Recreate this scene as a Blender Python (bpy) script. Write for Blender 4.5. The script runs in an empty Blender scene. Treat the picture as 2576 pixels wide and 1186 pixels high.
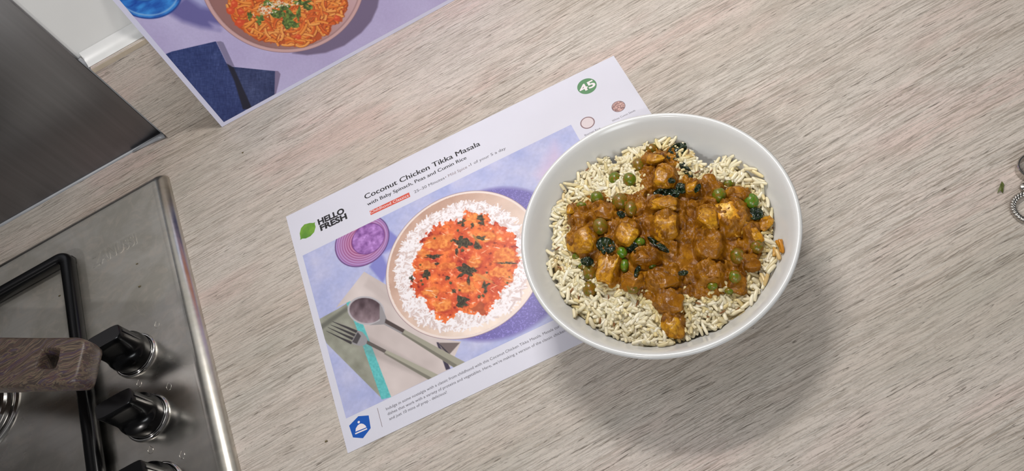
import bpy, bmesh, math, random
import numpy as np
from mathutils import Matrix, Vector
random.seed(7); rng = np.random.default_rng(11)
scene = bpy.context.scene
# ------------------------------------------------------------------ camera
W, H, F = 2576, 1186, 1970.8
ax, ay, az = 0.566187630, 0.0129186675, -0.510379442
ROT = Matrix.Rotation(ax, 3, 'X') @ Matrix.Rotation(ay, 3, 'Y') @ Matrix.Rotation(az, 3, 'Z')
CAM = np.array([0, 0, 0.486233813]); RN = np.array(ROT)
cam_data = bpy.data.cameras.new('camera'); cam = bpy.data.objects.new('camera', cam_data)
scene.collection.objects.link(cam); scene.camera = cam
cam_data.sensor_fit = 'HORIZONTAL'; cam_data.sensor_width = 36.0; cam_data.lens = F / W * 36.0
cam_data.clip_start = 0.01; cam_data.clip_end = 50
cam.matrix_world = Matrix.Translation(Vector(CAM)) @ ROT.to_4x4()
# ------------------------------------------------------------------ colour management, world, lights
scene.view_settings.view_transform = 'Standard'; scene.view_settings.look = 'None'
scene.view_settings.exposure = -0.12; scene.view_settings.gamma = 1.0
scene.view_settings.use_curve_mapping = False
world = bpy.data.worlds.new('world'); scene.world = world; world.use_nodes = True
wn = world.node_tree.nodes['Background']; wn.inputs[0].default_value = (0.98, 0.97, 1.0, 1); wn.inputs[1].default_value = 0.11

def area(name, loc, target, size, power, col, size_y=None, spread=180):
    d = bpy.data.lights.new(name, 'AREA'); d.energy = power; d.color = col; d.size = size
    d.spread = math.radians(spread)
    if size_y: d.shape = 'RECTANGLE'; d.size_y = size_y
    else: d.shape = 'DISK'
    o = bpy.data.objects.new(name, d); scene.collection.objects.link(o); o.location = loc
    o.rotation_euler = (Vector(target) - Vector(loc)).to_track_quat('-Z', 'Y').to_euler()
    return o
area('under_cabinet_light', (0.120, 0.50, 0.56), (0.09, 0.30, 0.0), 0.17, 2.4, (1.0, 0.965, 0.94), 0.05)
area('ceiling_spot', (-1.33, -1.05, 2.05), (0.0, 0.25, 0.0), 0.10, 14, (1.0, 0.96, 0.93))
area('overhead_fill', (0.10, 0.30, 2.2), (0.1, 0.3, 0), 0.7, 2.5, (1.0, 0.97, 0.95))  # added soft overhead fill for general ambience, not a kitchen fixture
area('front_fill', (-0.35, -2.2, 1.45), (-0.1, 0.55, 0.1), 1.0, 27, (0.93, 0.97, 1.0))  # added frontal fill that brightens the upstand, tile and leaning card

# ------------------------------------------------------------------ helpers
def lin(c):
    c = np.asarray(c, float) / 255.0
    return np.where(c <= 0.04045, c / 12.92, ((c + 0.055) / 1.055) ** 2.4)
def rgba(c): return tuple(lin(c)) + (1.0,)
def rays(px):
    px = np.atleast_2d(np.asarray(px, float))
    return np.stack([(px[:, 0] - W / 2) / F, -(px[:, 1] - H / 2) / F, -np.ones(len(px))], 1) @ RN.T
def at(px, z=0.0):
    d = rays(px); z = np.asarray(z, float); t = (z - CAM[2]) / d[:, 2]
    return CAM + d * t[:, None]
def at1(x, y, z=0.0): return at([[x, y]], z)[0]
def to_px(P):
    q = (np.asarray(P, float) - CAM) @ RN
    return np.stack([W / 2 + F * q[..., 0] / -q[..., 2], H / 2 - F * q[..., 1] / -q[..., 2]], -1)

def tag(o, label=None, cat=None, group=None, kind=None):
    if label: o['label'] = label
    if cat: o['category'] = cat
    if group: o['group'] = group
    if kind: o['kind'] = kind
    return o
def empty(name, loc=(0, 0, 0)):
    o = bpy.data.objects.new(name, None); o.location = loc; o.empty_display_size = 0.01
    scene.collection.objects.link(o); return o
def link(name, me, mat, parent=None, smooth=True):
    if mat is not None: me.materials.append(mat)
    if smooth: me.polygons.foreach_set('use_smooth', [True] * len(me.polygons))
    o = bpy.data.objects.new(name, me); scene.collection.objects.link(o)
    if parent is not None:
        o.parent = parent
        pl = Matrix.Translation(parent_world(parent)); o.matrix_parent_inverse = pl.inverted()
    return o
def parent_world(p):
    v = Vector(p.location)
    if p.parent is not None and p.type == 'EMPTY': v = v + parent_world(p.parent)
    return v
def mesh(name, verts, faces, mat, parent=None, smooth=True):
    me = bpy.data.meshes.new(name)
    me.from_pydata([tuple(map(float, v)) for v in verts], [], [tuple(int(i) for i in f) for f in faces]); me.update()
    return link(name, me, mat, parent, smooth)
def bigmesh(name, V, Fq, mat, parent=None, smooth=True, col=None):
    """V (n,3), Fq (m,k) arrays"""
    V = np.asarray(V, np.float32); Fq = np.asarray(Fq, np.int32); k = Fq.shape[1]
    me = bpy.data.meshes.new(name); me.vertices.add(len(V)); me.vertices.foreach_set('co', V.ravel())
    me.loops.add(Fq.size); me.loops.foreach_set('vertex_index', Fq.ravel())
    me.polygons.add(len(Fq)); me.polygons.foreach_set('loop_start', np.arange(0, Fq.size, k, dtype=np.int32))
    try: me.polygons.foreach_set('loop_total', np.full(len(Fq), k, dtype=np.int32))
    except Exception: pass
    me.update(calc_edges=True); me.validate()
    if col is not None:
        a = me.color_attributes.new('tint', 'FLOAT_COLOR', 'POINT')
        a.data.foreach_set('color', np.concatenate([col, np.ones((len(col), 1))], 1).astype(np.float32).ravel())
    return link(name, me, mat, parent, smooth)
def from_bm(name, bm, mat, parent=None, smooth=True):
    bmesh.ops.recalc_face_normals(bm, faces=bm.faces)
    me = bpy.data.meshes.new(name); bm.to_mesh(me); bm.free()
    return link(name, me, mat, parent, smooth)
def autosmooth(o, deg=35):
    me = o.data; bm = bmesh.new(); bm.from_mesh(me)
    for e in bm.edges:
        if len(e.link_faces) == 2: e.smooth = e.calc_face_angle(0) < math.radians(deg)
    bm.to_mesh(me); bm.free(); return o
def lathe(profile, n, c=(0, 0, 0), close=False):
    V = []; Fq = []; m = len(profile)
    for i in range(n):
        a = 2 * math.pi * i / n
        for r, z in profile: V.append((c[0] + r * math.cos(a), c[1] + r * math.sin(a), c[2] + z))
    for i in range(n):
        j = (i + 1) % n
        for k in range(m - 1): Fq.append((i * m + k, j * m + k, j * m + k + 1, i * m + k + 1))
        if close: Fq.append((i * m + m - 1, j * m + m - 1, j * m, i * m))
    return V, Fq
def box(x0, x1, y0, y1, z0, z1):
    V = [(x, y, z) for x in (x0, x1) for y in (y0, y1) for z in (z0, z1)]
    Fq = [(0, 1, 3, 2), (4, 6, 7, 5), (0, 4, 5, 1), (2, 3, 7, 6), (0, 2, 6, 4), (1, 5, 7, 3)]
    return V, Fq
def bbox_obj(name, b, mat, parent=None, bev=0.0, seg=2):
    V, Fq = box(*b); bm = bmesh.new(); vs = [bm.verts.new(v) for v in V]
    for f in Fq: bm.faces.new([vs[i] for i in f])
    if bev: bmesh.ops.bevel(bm, geom=list(bm.edges), offset=bev, segments=seg, affect='EDGES', profile=0.5)
    o = from_bm(name, bm, mat, parent, smooth=bool(bev))
    return autosmooth(o, 50) if bev else o
def tube(pts, rad, n=10, closed=False):
    pts = np.asarray(pts, float); m = len(pts); V = []; Fq = []
    rad = np.full(m, rad) if np.isscalar(rad) else rad
    up = np.array([0, 0, 1.0])
    for i in range(m):
        if closed: t = pts[(i + 1) % m] - pts[i - 1]
        else: t = pts[min(i + 1, m - 1)] - pts[max(i - 1, 0)]
        t = t / np.linalg.norm(t); u = up if abs(t[2]) < .9 else np.array([1.0, 0, 0])
        s = np.cross(t, u); s /= np.linalg.norm(s); w = np.cross(s, t)
        for k in range(n):
            a = 2 * math.pi * k / n; V.append(pts[i] + rad[i] * (math.cos(a) * s + math.sin(a) * w))
    for i in range(m if closed else m - 1):
        j = (i + 1) % m
        for k in range(n): Fq.append((i * n + k, i * n + (k + 1) % n, j * n + (k + 1) % n, j * n + k))
    if not closed: Fq.append(tuple(range(n))[::-1]); Fq.append(tuple((m - 1) * n + k for k in range(n)))
    return V, Fq
# lattice noise
class Noise:
    def __init__(s, seed): s.t = np.random.default_rng(seed).random((256, 256))
    def n(s, x, y):
        xi = np.floor(x).astype(int); yi = np.floor(y).astype(int); fx = x - xi; fy = y - yi
        fx = fx * fx * (3 - 2 * fx); fy = fy * fy * (3 - 2 * fy); t = s.t
        a = t[xi % 256, yi % 256]; b = t[(xi + 1) % 256, yi % 256]; c = t[xi % 256, (yi + 1) % 256]; d = t[(xi + 1) % 256, (yi + 1) % 256]
        return (a * (1 - fx) + b * fx) * (1 - fy) + (c * (1 - fx) + d * fx) * fy
    def f(s, x, y, o=4, g=.5):
        v = 0; a = 1; w = 0
        for i in range(o): v = v + a * s.n(x + 17.3 * i, y + 9.1 * i); w += a; a *= g; x = x * 2.03; y = y * 2.03
        return v / w
def inpoly(X, Y, P):
    P = np.asarray(P, float); r = np.zeros(X.shape, bool); j = len(P) - 1
    for i in range(len(P)):
        xi, yi = P[i]; xj, yj = P[j]
        if yi != yj:
            r ^= ((yi > Y) != (yj > Y)) & (X < (xj - xi) * (Y - yi) / (yj - yi) + xi)
        j = i
    return r
def sdpoly(X, Y, P):
    """signed distance, positive inside"""
    P = np.asarray(P, float); d = np.full(X.shape, 1e9)
    for i in range(len(P)):
        a = P[i - 1]; b = P[i]; e = b - a; t = np.clip(((X - a[0]) * e[0] + (Y - a[1]) * e[1]) / (e @ e + 1e-20), 0, 1)
        d = np.minimum(d, np.hypot(X - a[0] - t * e[0], Y - a[1] - t * e[1]))
    return np.where(inpoly(X, Y, P), d, -d)
def circfit(P):
    P = np.asarray(P, float); A = np.c_[2 * P, np.ones(len(P))]; s = np.linalg.lstsq(A, (P ** 2).sum(1), rcond=None)[0]
    return s[0], s[1], math.sqrt(s[2] + s[0] ** 2 + s[1] ** 2)

# ------------------------------------------------------------------ materials
class NT:
    def __init__(s, name):
        s.m = bpy.data.materials.new(name); s.m.use_nodes = True; s.t = s.m.node_tree; s.b = s.t.nodes['Principled BSDF']
        s.co = None
    def n(s, typ, **kw):
        n = s.t.nodes.new(typ)
        for k, v in kw.items(): setattr(n, k, v)
        return n
    def l(s, a, b): s.t.links.new(a, b)
    def coord(s, scale=(1, 1, 1), kind='Object', rot=(0, 0, 0), warp=None):
        tc = s.n('ShaderNodeTexCoord'); mp = s.n('ShaderNodeMapping'); mp.inputs['Scale'].default_value = scale
        mp.inputs['Rotation'].default_value = rot
        src = tc.outputs[kind]
        if warp is not None:
            ad = s.n('ShaderNodeVectorMath', operation='ADD'); s.l(src, ad.inputs[0]); s.l(warp, ad.inputs[1]); src = ad.outputs[0]
        s.l(src, mp.inputs[0]); return mp.outputs[0]
    def noise(s, vec, scale=1, detail=4, rough=.55, dist=0.0, out='Fac'):
        n = s.n('ShaderNodeTexNoise'); n.inputs['Scale'].default_value = scale; n.inputs['Detail'].default_value = detail
        n.inputs['Roughness'].default_value = rough; n.inputs['Distortion'].default_value = dist
        s.l(vec, n.inputs['Vector']); return n.outputs[out]
    def ramp(s, fac, stops, interp='LINEAR'):
        r = s.n('ShaderNodeValToRGB'); cr = r.color_ramp; cr.interpolation = interp
        while len(cr.elements) < len(stops): cr.elements.new(0.5)
        for e, (p, c) in zip(cr.elements, stops):
            e.position = p; e.color = rgba(c) if not np.isscalar(c) else (c, c, c, 1)
        s.l(fac, r.inputs[0]); return r.outputs[0]
    def mix(s, fac, a, b, mode='MIX'):
        m = s.n('ShaderNodeMix', data_type='RGBA', blend_type=mode)
        for k, v in ((0, fac), (6, a), (7, b)):
            if hasattr(v, 'is_linked') or hasattr(v, 'links'): s.l(v, m.inputs[k])
            else: m.inputs[k].default_value = v if k == 0 else (rgba(v) if len(v) == 3 else v)
        return m.outputs[2]
    def math(s, op, a, b=0.0, clamp=False):
        m = s.n('ShaderNodeMath', operation=op); m.use_clamp = clamp
        for k, v in ((0, a), (1, b)):
            if hasattr(v, 'links'): s.l(v, m.inputs[k])
            else: m.inputs[k].default_value = v
        return m.outputs[0]
    def bump(s, h, strength=.3, dist=.001, prev=None):
        b = s.n('ShaderNodeBump'); b.inputs['Strength'].default_value = strength; b.inputs['Distance'].default_value = dist
        s.l(h, b.inputs['Height'])
        if prev is not None: s.l(prev, b.inputs['Normal'])
        s.l(b.outputs[0], s.b.inputs['Normal']); return b.outputs[0]
    def set(s, **kw):
        for k, v in kw.items():
            i = s.b.inputs[k.replace('_', ' ')]
            if hasattr(v, 'links'): s.l(v, i)
            elif isinstance(v, tuple) and len(v) == 3 and i.type == 'RGBA': i.default_value = rgba(v)
            else: i.default_value = v
        return s
def simple(name, c, rough=.5, metal=0.0, vary=6, scale=60, **kw):
    t = NT(name); v = t.coord(); f = t.noise(v, scale, 3)
    c = np.array(c, float)
    t.set(Base_Color=t.ramp(f, [(.3, tuple(np.clip(c - vary, 0, 255))), (.7, tuple(np.clip(c + vary, 0, 255)))]), Roughness=rough, Metallic=metal, **kw)
    return t.m
def wood(name, base=0.0):
    t = NT(name)
    cw = t.coord((7, 30, 7)); wn = t.noise(cw, 1, 5, .62, out='Color')
    sub = t.n('ShaderNodeVectorMath', operation='SUBTRACT'); t.l(wn, sub.inputs[0]); sub.inputs[1].default_value = (.5, .5, .5)
    sc = t.n('ShaderNodeVectorMath', operation='MULTIPLY'); t.l(sub.outputs[0], sc.inputs[0]); sc.inputs[1].default_value = (0, .008, .008)
    wv = sc.outputs[0]
    tone = t.noise(t.coord((5, 14, 14), warp=wv), 1, 3, .6)
    tone2 = t.noise(t.coord((4, 10, 10), warp=wv), 1.3, 3, .5)
    c = t.ramp(tone, [(.30, (182, 178, 167)), (.45, (203, 192, 181)), (.54, (209, 195, 184)), (.64, (212, 184, 174))])
    c2 = t.ramp(tone2, [(.35, (188, 176, 162)), (.65, (212, 206, 198))])
    c = t.mix(.45, c, c2)
    dens = t.ramp(t.noise(t.coord((5, 16, 16), warp=wv), 1.1, 3, .6), [(.35, 0.15), (.65, 1.0)])
    # fine lines
    g1 = t.noise(t.coord((30, 900, 900), warp=wv), 1, 3, .6, .2)
    l1 = t.ramp(g1, [(.36, 1.0), (.50, 0.0)])
    c = t.mix(t.math('MULTIPLY', t.math('MULTIPLY', l1, dens), .85), c, (140, 127, 112))
    g2 = t.noise(t.coord((26, 800, 800), warp=wv), 1, 3, .6, .2)
    l2 = t.ramp(g2, [(.54, 0.0), (.64, 1.0)])
    c = t.mix(t.math('MULTIPLY', t.math('MULTIPLY', l2, dens), .75), c, (216, 208, 197))
    g3 = t.noise(t.coord((48, 1000, 1000), warp=wv), 1, 4, .65, .8)
    l3 = t.ramp(g3, [(.33, 1.0), (.40, 0.0)])
    c = t.mix(t.math('MULTIPLY', l3, .8), c, (104, 94, 82))
    g4 = t.noise(t.coord((16, 150, 150), warp=wv), 1, 5, .7, .8)
    l4 = t.ramp(g4, [(.30, 1.0), (.44, 0.0)])
    c = t.mix(t.math('MULTIPLY', l4, .35), c, (150, 139, 126))
    sp = t.noise(t.coord((500, 1100, 1100), warp=wv), 1, 2, .6)
    c = t.mix(t.ramp(sp, [(.30, .45), (.45, 0.0)]), c, (158, 146, 132))
    t.set(Base_Color=c, Roughness=.42)
    h = t.math('ADD', t.math('SUBTRACT', l2, l3), t.math('MULTIPLY', l1, -.8))
    t.bump(h, .55, .0007)
    return t.m
M_wood = wood('grey_oak_laminate')
def steel(name, c=(150, 146, 140), r0=.18, r1=.36, stretch=(6, 200, 200), metal=1.0, stain=True):
    t = NT(name); br = t.noise(t.coord(stretch), 1, 4, .6)
    base = t.ramp(br, [(.3, tuple(np.array(c) - 5)), (.7, tuple(np.array(c) + 5))])
    rr = t.math('MULTIPLY', br, .08)
    if stain:
        st = t.noise(t.coord((16, 16, 16)), 1, 5, .6, 1.4)
        sm = t.ramp(st, [(.42, 0.0), (.60, 1.0)])
        base = t.mix(t.math('MULTIPLY', sm, .5), base, tuple(np.array(c) - np.array((26, 28, 34))))
        st2 = t.noise(t.coord((60, 60, 60)), 1, 4, .6, 2.0)
        base = t.mix(t.math('MULTIPLY', t.ramp(st2, [(.50, 0.0), (.66, 1.0)]), .45), base, tuple(np.array(c) + np.array((12, 6, 2))))
        sx = t.n('ShaderNodeSeparateXYZ'); t.l(t.coord(), sx.inputs[0])
        gy_ = t.math('ADD', t.math('MULTIPLY', t.math('SUBTRACT', sx.outputs[1], .335), 9.0), t.math('MULTIPLY', t.math('SUBTRACT', t.noise(t.coord((14, 14, 14)), 1, 2, .5), .5), 1.6))
        film = t.math('MULTIPLY', t.ramp(gy_, [(.15, 0.0), (.75, 1.0)]), t.ramp(t.math('MULTIPLY', t.math('SUBTRACT', sx.outputs[2], .0079), 12000.0), [(.3, 0.0), (.9, 1.0)]))
        rr = t.math('ADD', t.math('ADD', rr, t.math('MULTIPLY', film, r1 - r0)), r0)
    else: rr = t.math('ADD', rr, r0)
    t.set(Base_Color=base, Metallic=metal, Roughness=rr)
    t.bump(br, .04, .0003)
    return t.m
M_hob = steel('stained_brushed_steel', (206, 203, 196), .19, .58)
M_splash = steel('splashback_steel', (124, 123, 126), .30, .36, (200, 200, 5), stain=False)
M_chrome = steel('polished_steel', (205, 203, 200), .08, .1, (50, 50, 50), stain=False)
M_black = simple('black_gloss_plastic', (9, 9, 10), .2, vary=2, Specular_IOR_Level=.3)
M_blackmat = simple('black_satin_plastic', (26, 26, 28), .38, vary=3)
M_enamel = simple('black_enamel', (10, 10, 11), .22, vary=2, Specular_IOR_Level=.35)
M_white = simple('white_gloss_tile', (236, 236, 233), .12, vary=3, scale=12)
M_seal = simple('white_sealant', (224, 224, 222), .25, vary=4)
M_sealgrey = simple('grey_sealant', (150, 152, 156), .25, vary=6)
M_ceramic = simple('white_glazed_porcelain', (214, 214, 212), .2, vary=1, scale=20)
M_paper = simple('white_card_stock', (214, 213, 224), .38, vary=1, scale=30)
def flat(name, c, rough=.4): return simple(name, c, rough, vary=2, scale=400)
M_ink = flat('black_ink', (34, 32, 36)); M_inkgrey = flat('grey_ink', (84, 80, 88)); M_inksoft = flat('brown_grey_ink', (135, 118, 122))
def tint_mat(name, rough=.36, **kw):
    t = NT(name); a = t.n('ShaderNodeAttribute'); a.attribute_name = 'tint'; t.set(Base_Color=a.outputs['Color'], Roughness=rough, **kw); return t
M_print = tint_mat('printed_colour').m

# ------------------------------------------------------------------ setting
o = bbox_obj('wall_back', (-1.6, 1.6, 0.600, 0.72, -0.04, 1.3), M_white); tag(o, kind='structure')
o = bbox_obj('floor', (-1.6, 1.6, -2.6, 0.72, -0.96, -0.90), simple('grey_floor_tile', (120, 114, 106), .4)); tag(o, kind='structure')
wt = bbox_obj('worktop', (-1.3, 1.3, -0.045, 0.600, -0.038, 0.0), M_wood, bev=.002)
tag(wt, 'pale grey-beige wood-grain laminate worktop under the card and the bowl', 'worktop')
up = bbox_obj('upstand', (-0.2440, 1.3, 0.5875, 0.5995, 0.0, 0.1000), M_wood, bev=.0006)
tag(up, 'low wood-grain upstand against the wall behind the leaning recipe card', 'upstand')
# sealant fillet between upstand and tile, as a quarter-round bead
def prism(name, prof, x0, x1, mat, parent=None, axis='x'):
    n = len(prof); V = [(x0, y, z) for y, z in prof] + [(x1, y, z) for y, z in prof]
    Fq = [tuple(range(n))[::-1], tuple(range(n, 2 * n))] + [(i, (i + 1) % n, n + (i + 1) % n, n + i) for i in range(n)]
    return autosmooth(mesh(name, V, Fq, mat, parent), 40)
arc = [(0.5885 + .0105 * (1 - math.cos(a)), 0.1005 + .0125 * (1 - math.sin(a)) * 1.0) for a in np.linspace(0, math.pi / 2, 8)]
arc = [(.5905 + .0092 * t, .1003 + .0095 * t ** 1.5) for t in np.linspace(0, 1, 8)]
o = prism('sealant_bead', arc + [(.5997, .1003)], -0.2450, 1.3, M_seal, up)
o['label'] = 'glossy white sealant bead'
M_edge = simple('beige_edge_band', (190, 176, 156), .4, vary=6, scale=80)
bbox_obj('edge_strip', (-0.2436, 1.3, 0.5871, 0.5876, .0955, .0995), M_edge, up)
sp = empty('splashback', (-.7, .598, 0))
o = bbox_obj('steel_sheet', (-1.3, -0.2490, 0.5965, 0.5995, 0.002, 0.80), M_splash, sp, bev=.0004)
o = prism('sealant_bead', [(.5948, .0002), (.5952, .0012), (.5957, .0018), (.5964, .0022), (.5964, .0002)], -1.3, -0.2445, M_sealgrey, sp)
o['label'] = 'pale grey sealant line along the foot'
V, Fq = tube([(-.246, .5915, .002), (-.252, .5925, .0018), (-.262, .5935, .0015), (-.28, .5945, .001)], np.array([.0024, .0022, .0016, .0010]), 10); mesh('corner_sealant', V, Fq, M_sealgrey, sp)
V, Fq = tube([(-.2467, .5955, z) for z in np.linspace(.001, .108, 12)], .0016, 8); mesh('side_sealant', V, Fq, M_sealgrey, sp)
tag(sp, 'tall dark brushed steel splashback on the wall behind the hob', 'splashback')

# ------------------------------------------------------------------ hob
HZ = .008
hob = empty('gas_hob', (-.55, .30, 0))
def roundrect(x0, x1, y0, y1, r, n=8):
    pts = []
    for cx, cy, a0 in ((x1 - r, y1 - r, 0), (x0 + r, y1 - r, 90), (x0 + r, y0 + r, 180), (x1 - r, y0 + r, 270)):
        for k in range(n + 1):
            a = math.radians(a0 + 90 * k / n); pts.append((cx + r * math.cos(a), cy + r * math.sin(a)))
    return pts
def rings_mesh(name, rings, mat, parent=None, cap=True):
    n = len(rings[0]); V = [p for r in rings for p in r]; Fq = []
    for k in range(len(rings) - 1):
        for i in range(n): Fq.append((k * n + i, k * n + (i + 1) % n, (k + 1) * n + (i + 1) % n, (k + 1) * n + i))
    if cap: Fq.append(tuple((len(rings) - 1) * n + i for i in range(n))); Fq.append(tuple(range(n))[::-1])
    return autosmooth(mesh(name, V, Fq, mat, parent), 40)
prof = [(0, 0), (.0004, .0014), (.0022, .0044), (.0050, .0066), (.0085, .0078), (.0115, .0082), (.0130, .0080)]
rings = []
for ins, z in prof:
    rings.append([(x, y, z) for x, y in roundrect(-.86 + ins, -.2522 - ins, .045 + ins, .5480 - ins, max(.0085 - ins * .6, .0015))])
rings_mesh('hob_plate', rings, M_hob, hob)
tag(hob, 'stainless steel gas hob with black control knobs let into the worktop', 'hob')

# fonts
def text_mesh(s, bold=0.0, extrude=0.0, bevel=0.0, shear=0.0, spacing=1.0, res=3):
    cu = bpy.data.curves.new('t', 'FONT'); cu.body = s; cu.size = 1; cu.offset = bold; cu.extrude = extrude; cu.bevel_depth = bevel
    cu.shear = shear; cu.space_character = spacing; cu.resolution_u = res
    ob = bpy.data.objects.new('t', cu); scene.collection.objects.link(ob)
    dg = bpy.context.evaluated_depsgraph_get(); me = bpy.data.meshes.new_from_object(ob.evaluated_get(dg))
    bpy.data.objects.remove(ob); bpy.data.curves.remove(cu)
    return me
def verts_of(me):
    a = np.empty(len(me.vertices) * 3); me.vertices.foreach_get('co', a); return a.reshape(-1, 3)
CAPH = verts_of(text_mesh('H'))[:, 1].max()
# embossed lettering
me = text_mesh('ZANUSSI', bold=.02, extrude=.05, bevel=.03, spacing=1.0); v = verts_of(me)
p0 = np.array([-.3329, .4818]); p1 = np.array([-.2893, .4818]); w = v[:, 0].max() - v[:, 0].min()
nv = np.c_[p0[0] + (v[:, 0] - v[:, 0].min()) * (p1[0] - p0[0]) / w, p0[1] + v[:, 1] * .0112 / CAPH, .0080 + v[:, 2] * .0045]
me.vertices.foreach_set('co', nv.ravel()); me.update(); link('embossed_lettering', me, M_hob, hob, smooth=False)
# flame marks
for x, y in [(-.287, .3935), (-.2874, .3360), (-.2879, .2785), (-.3107, .2950), (-.3103, .3519)]:
    pts = []
    for k in range(20):
        a = 2 * math.pi * k / 20; r = .0021 * (1 + .0 * a); px_ = r * math.sin(a); py_ = -r * math.cos(a) * 1.5
        if py_ > 0: px_ *= (1 - py_ / (r * 1.5)) ** .7 * .95 + .02
        pts.append((x + px_, y + py_, .0081))
    V, Fq = tube(pts, .00022, 5, closed=True); o = mesh('flame_marking', V, Fq, M_hob, hob)
# knobs
for i, (kx, ky) in enumerate([(-.3088, .3767), (-.3083, .3203), (-.3088, .2640)]):
    kn = empty('control_knob', (kx - hob.location.x, ky - hob.location.y, HZ)); kn.parent = hob
    kn.location = (kx, ky, HZ); kn.matrix_parent_inverse = Matrix.Translation(hob.location).inverted()
    prof = [(.0182, 0), (.0182, .0012), (.0176, .0022), (.0168, .0026), (.0160, .0022), (.0158, .0014), (.0152, .0016), (.0148, .0030), (.0140, .0030), (.0140, 0)]
    V, Fq = lathe(prof, 64, (kx, ky, HZ)); b = mesh('bezel_ring', V, Fq, M_chrome, None); b.parent = kn; b.matrix_parent_inverse = Matrix.Translation((kx, ky, HZ)).inverted()
    # body: skirt then grip blended
    n = 72; rings = []
    def sup(a, hx, hy, p):
        c, s_ = math.cos(a), math.sin(a); return (abs(c / hx) ** p + abs(s_ / hy) ** p) ** (-1 / p)
    lv = [(.0030, .0158, .0158, 2), (.0100, .0163, .0163, 2), (.0125, .0160, .0157, 2), (.0140, .0157, .0125, 2.1), (.0170, .0154, .0094, 2.5),
          (.0230, .0151, .0078, 3.2), (.0320, .0149, .0070, 4), (.0360, .0147, .0067, 5), (.0370, .0140, .0060, 5)]
    for z, hx, hy, p in lv:
        rings.append([(kx + sup(a, hx, hy, p) * math.cos(a), ky + sup(a, hx, hy, p) * math.sin(a), HZ + z) for a in np.linspace(0, 2 * math.pi, n, endpoint=False)])
    b = rings_mesh('knob_body', rings, M_black, None); b.parent = kn; b.matrix_parent_inverse = Matrix.Translation((kx, ky, HZ)).inverted()
    # pointer ridge
    b = bbox_obj('pointer_ridge', (kx + .0146, kx + .0156, ky - .0007, ky + .0007, HZ + .014, HZ + .0345), M_blackmat, None)
    b.parent = kn; b.matrix_parent_inverse = Matrix.Translation((kx, ky, HZ)).inverted()
# burner
bx, by = -.4520, .4040
br = empty('burner', (bx, by, HZ)); br.parent = hob; br.matrix_parent_inverse = Matrix.Translation(hob.location).inverted()
def bpart(name, prof, mat):
    V, Fq = lathe(prof, 72, (bx, by, HZ)); b = autosmooth(mesh(name, V, Fq, mat), 40); b.parent = br
    b.matrix_parent_inverse = Matrix.Translation((bx, by, HZ)).inverted(); return b
bpart('dish_ring', [(.0420, 0.0), (.0415, .0014), (.0395, .0022), (.0375, .0018), (.0365, .0008), (.0350, .0004)], M_chrome)
bpart('burner_base', [(.0345, 0), (.0345, .006), (.033, .0075), (.027, .008), (.0265, .004), (0.001, .004)], M_chrome)
bpart('burner_cap', [(.0001, .0165), (.020, .0165), (.0245, .0158), (.026, .014), (.026, .0110), (.0240, .0095), (.0001, .0095)], M_enamel)

# pan support (lifts off)
ps = empty('pan_support', (-.45, .37, .008))
SZ = .0205
def frame_ring(x0, x1, y0, y1, r, w=.0095, h=.0090):
    prof = [(0, -h + .001), (0, -.003), (.0008, -.0012), (.0026, 0), (w - .0026, 0), (w - .0008, -.0012), (w, -.003), (w, -h + .001), (w - .001, -h), (.001, -h)]
    rs = [[(x, y, SZ + z) for x, y in roundrect(x0 + i, x1 - i, y0 + i, y1 - i, max(r - i, .003), 8)] for i, z in prof]
    rs.append(rs[0]); n = len(rs[0]); V = [p for q in rs[:-1] for p in q]; m = len(rs) - 1; Fq = []
    for k in range(m):
        for i in range(n): Fq.append((k * n + i, k * n + (i + 1) % n, ((k + 1) % m) * n + (i + 1) % n, ((k + 1) % m) * n + i))
    return V, Fq
V, Fq = frame_ring(-.600, -.3440, .215, .5065, .014, w=.0112)
autosmooth(mesh('outer_frame', V, Fq, M_enamel, ps), 60)
for x0, x1, y0, y1 in [(-.592, -.500, .400, .407), (-.455, -.448, .455, .500), (-.592, -.490, .285, .292), (-.455, -.448, .222, .255)]:
    bbox_obj('finger', (x0, x1, y0, y1, SZ - .008, SZ), M_enamel, ps, bev=.0015)
for x, y in [(-.594, .500), (-.3496, .498), (-.594, .222), (-.3496, .222)]:
    bbox_obj('foot', (x - .0035, x + .0035, y - .0035, y + .0035, .0083, SZ - .006), M_enamel, ps, bev=.001)
tag(ps, 'black enamelled pan support frame on the steel hob, left of the knobs', 'pan support')

# saucepan, only its handle reaches into the picture
t = NT('swirled_wood_look'); wv = t.noise(t.coord((20, 20, 20)), 1, 2, .5, .6, out='Color')
sc_ = t.n('ShaderNodeVectorMath', operation='SCALE'); t.l(wv, sc_.inputs[0]); sc_.inputs['Scale'].default_value = .035
f = t.noise(t.coord((16, 330, 120), rot=(0, 0, math.radians(32)), warp=sc_.outputs[0]), 1, 5, .62, .2)
c = t.ramp(f, [(.28, (44, 35, 34)), (.38, (86, 68, 58)), (.45, (58, 50, 48)), (.50, (112, 98, 80)), (.54, (84, 62, 58)), (.60, (66, 58, 74)), (.66, (122, 108, 84)), (.78, (64, 52, 46))])
t.set(Base_Color=c, Roughness=.42); t.bump(f, .2, .0004); M_handle = t.m
PZ = .072
pan = empty('saucepan', (-.56, .49, .04))
outer = np.array([(-75, 846), (0, 846), (100, 847), (190, 846), (204, 849), (212, 856), (213, 868), (204, 905), (194, 945), (188, 958), (178, 965), (160, 967), (80, 970), (0, 972), (-75, 974)], float)
hole = np.array([(103, 880), (112, 876), (146, 876), (150, 880), (146, 905), (139, 924), (133, 928), (92, 928), (88, 924), (94, 905)], float)
P_o = at(outer, PZ)[:, :2]; P_h = at(hole, PZ)[:, :2]
dirn = (P_o[0] - P_o[1]); dirn /= np.linalg.norm(dirn)
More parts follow.
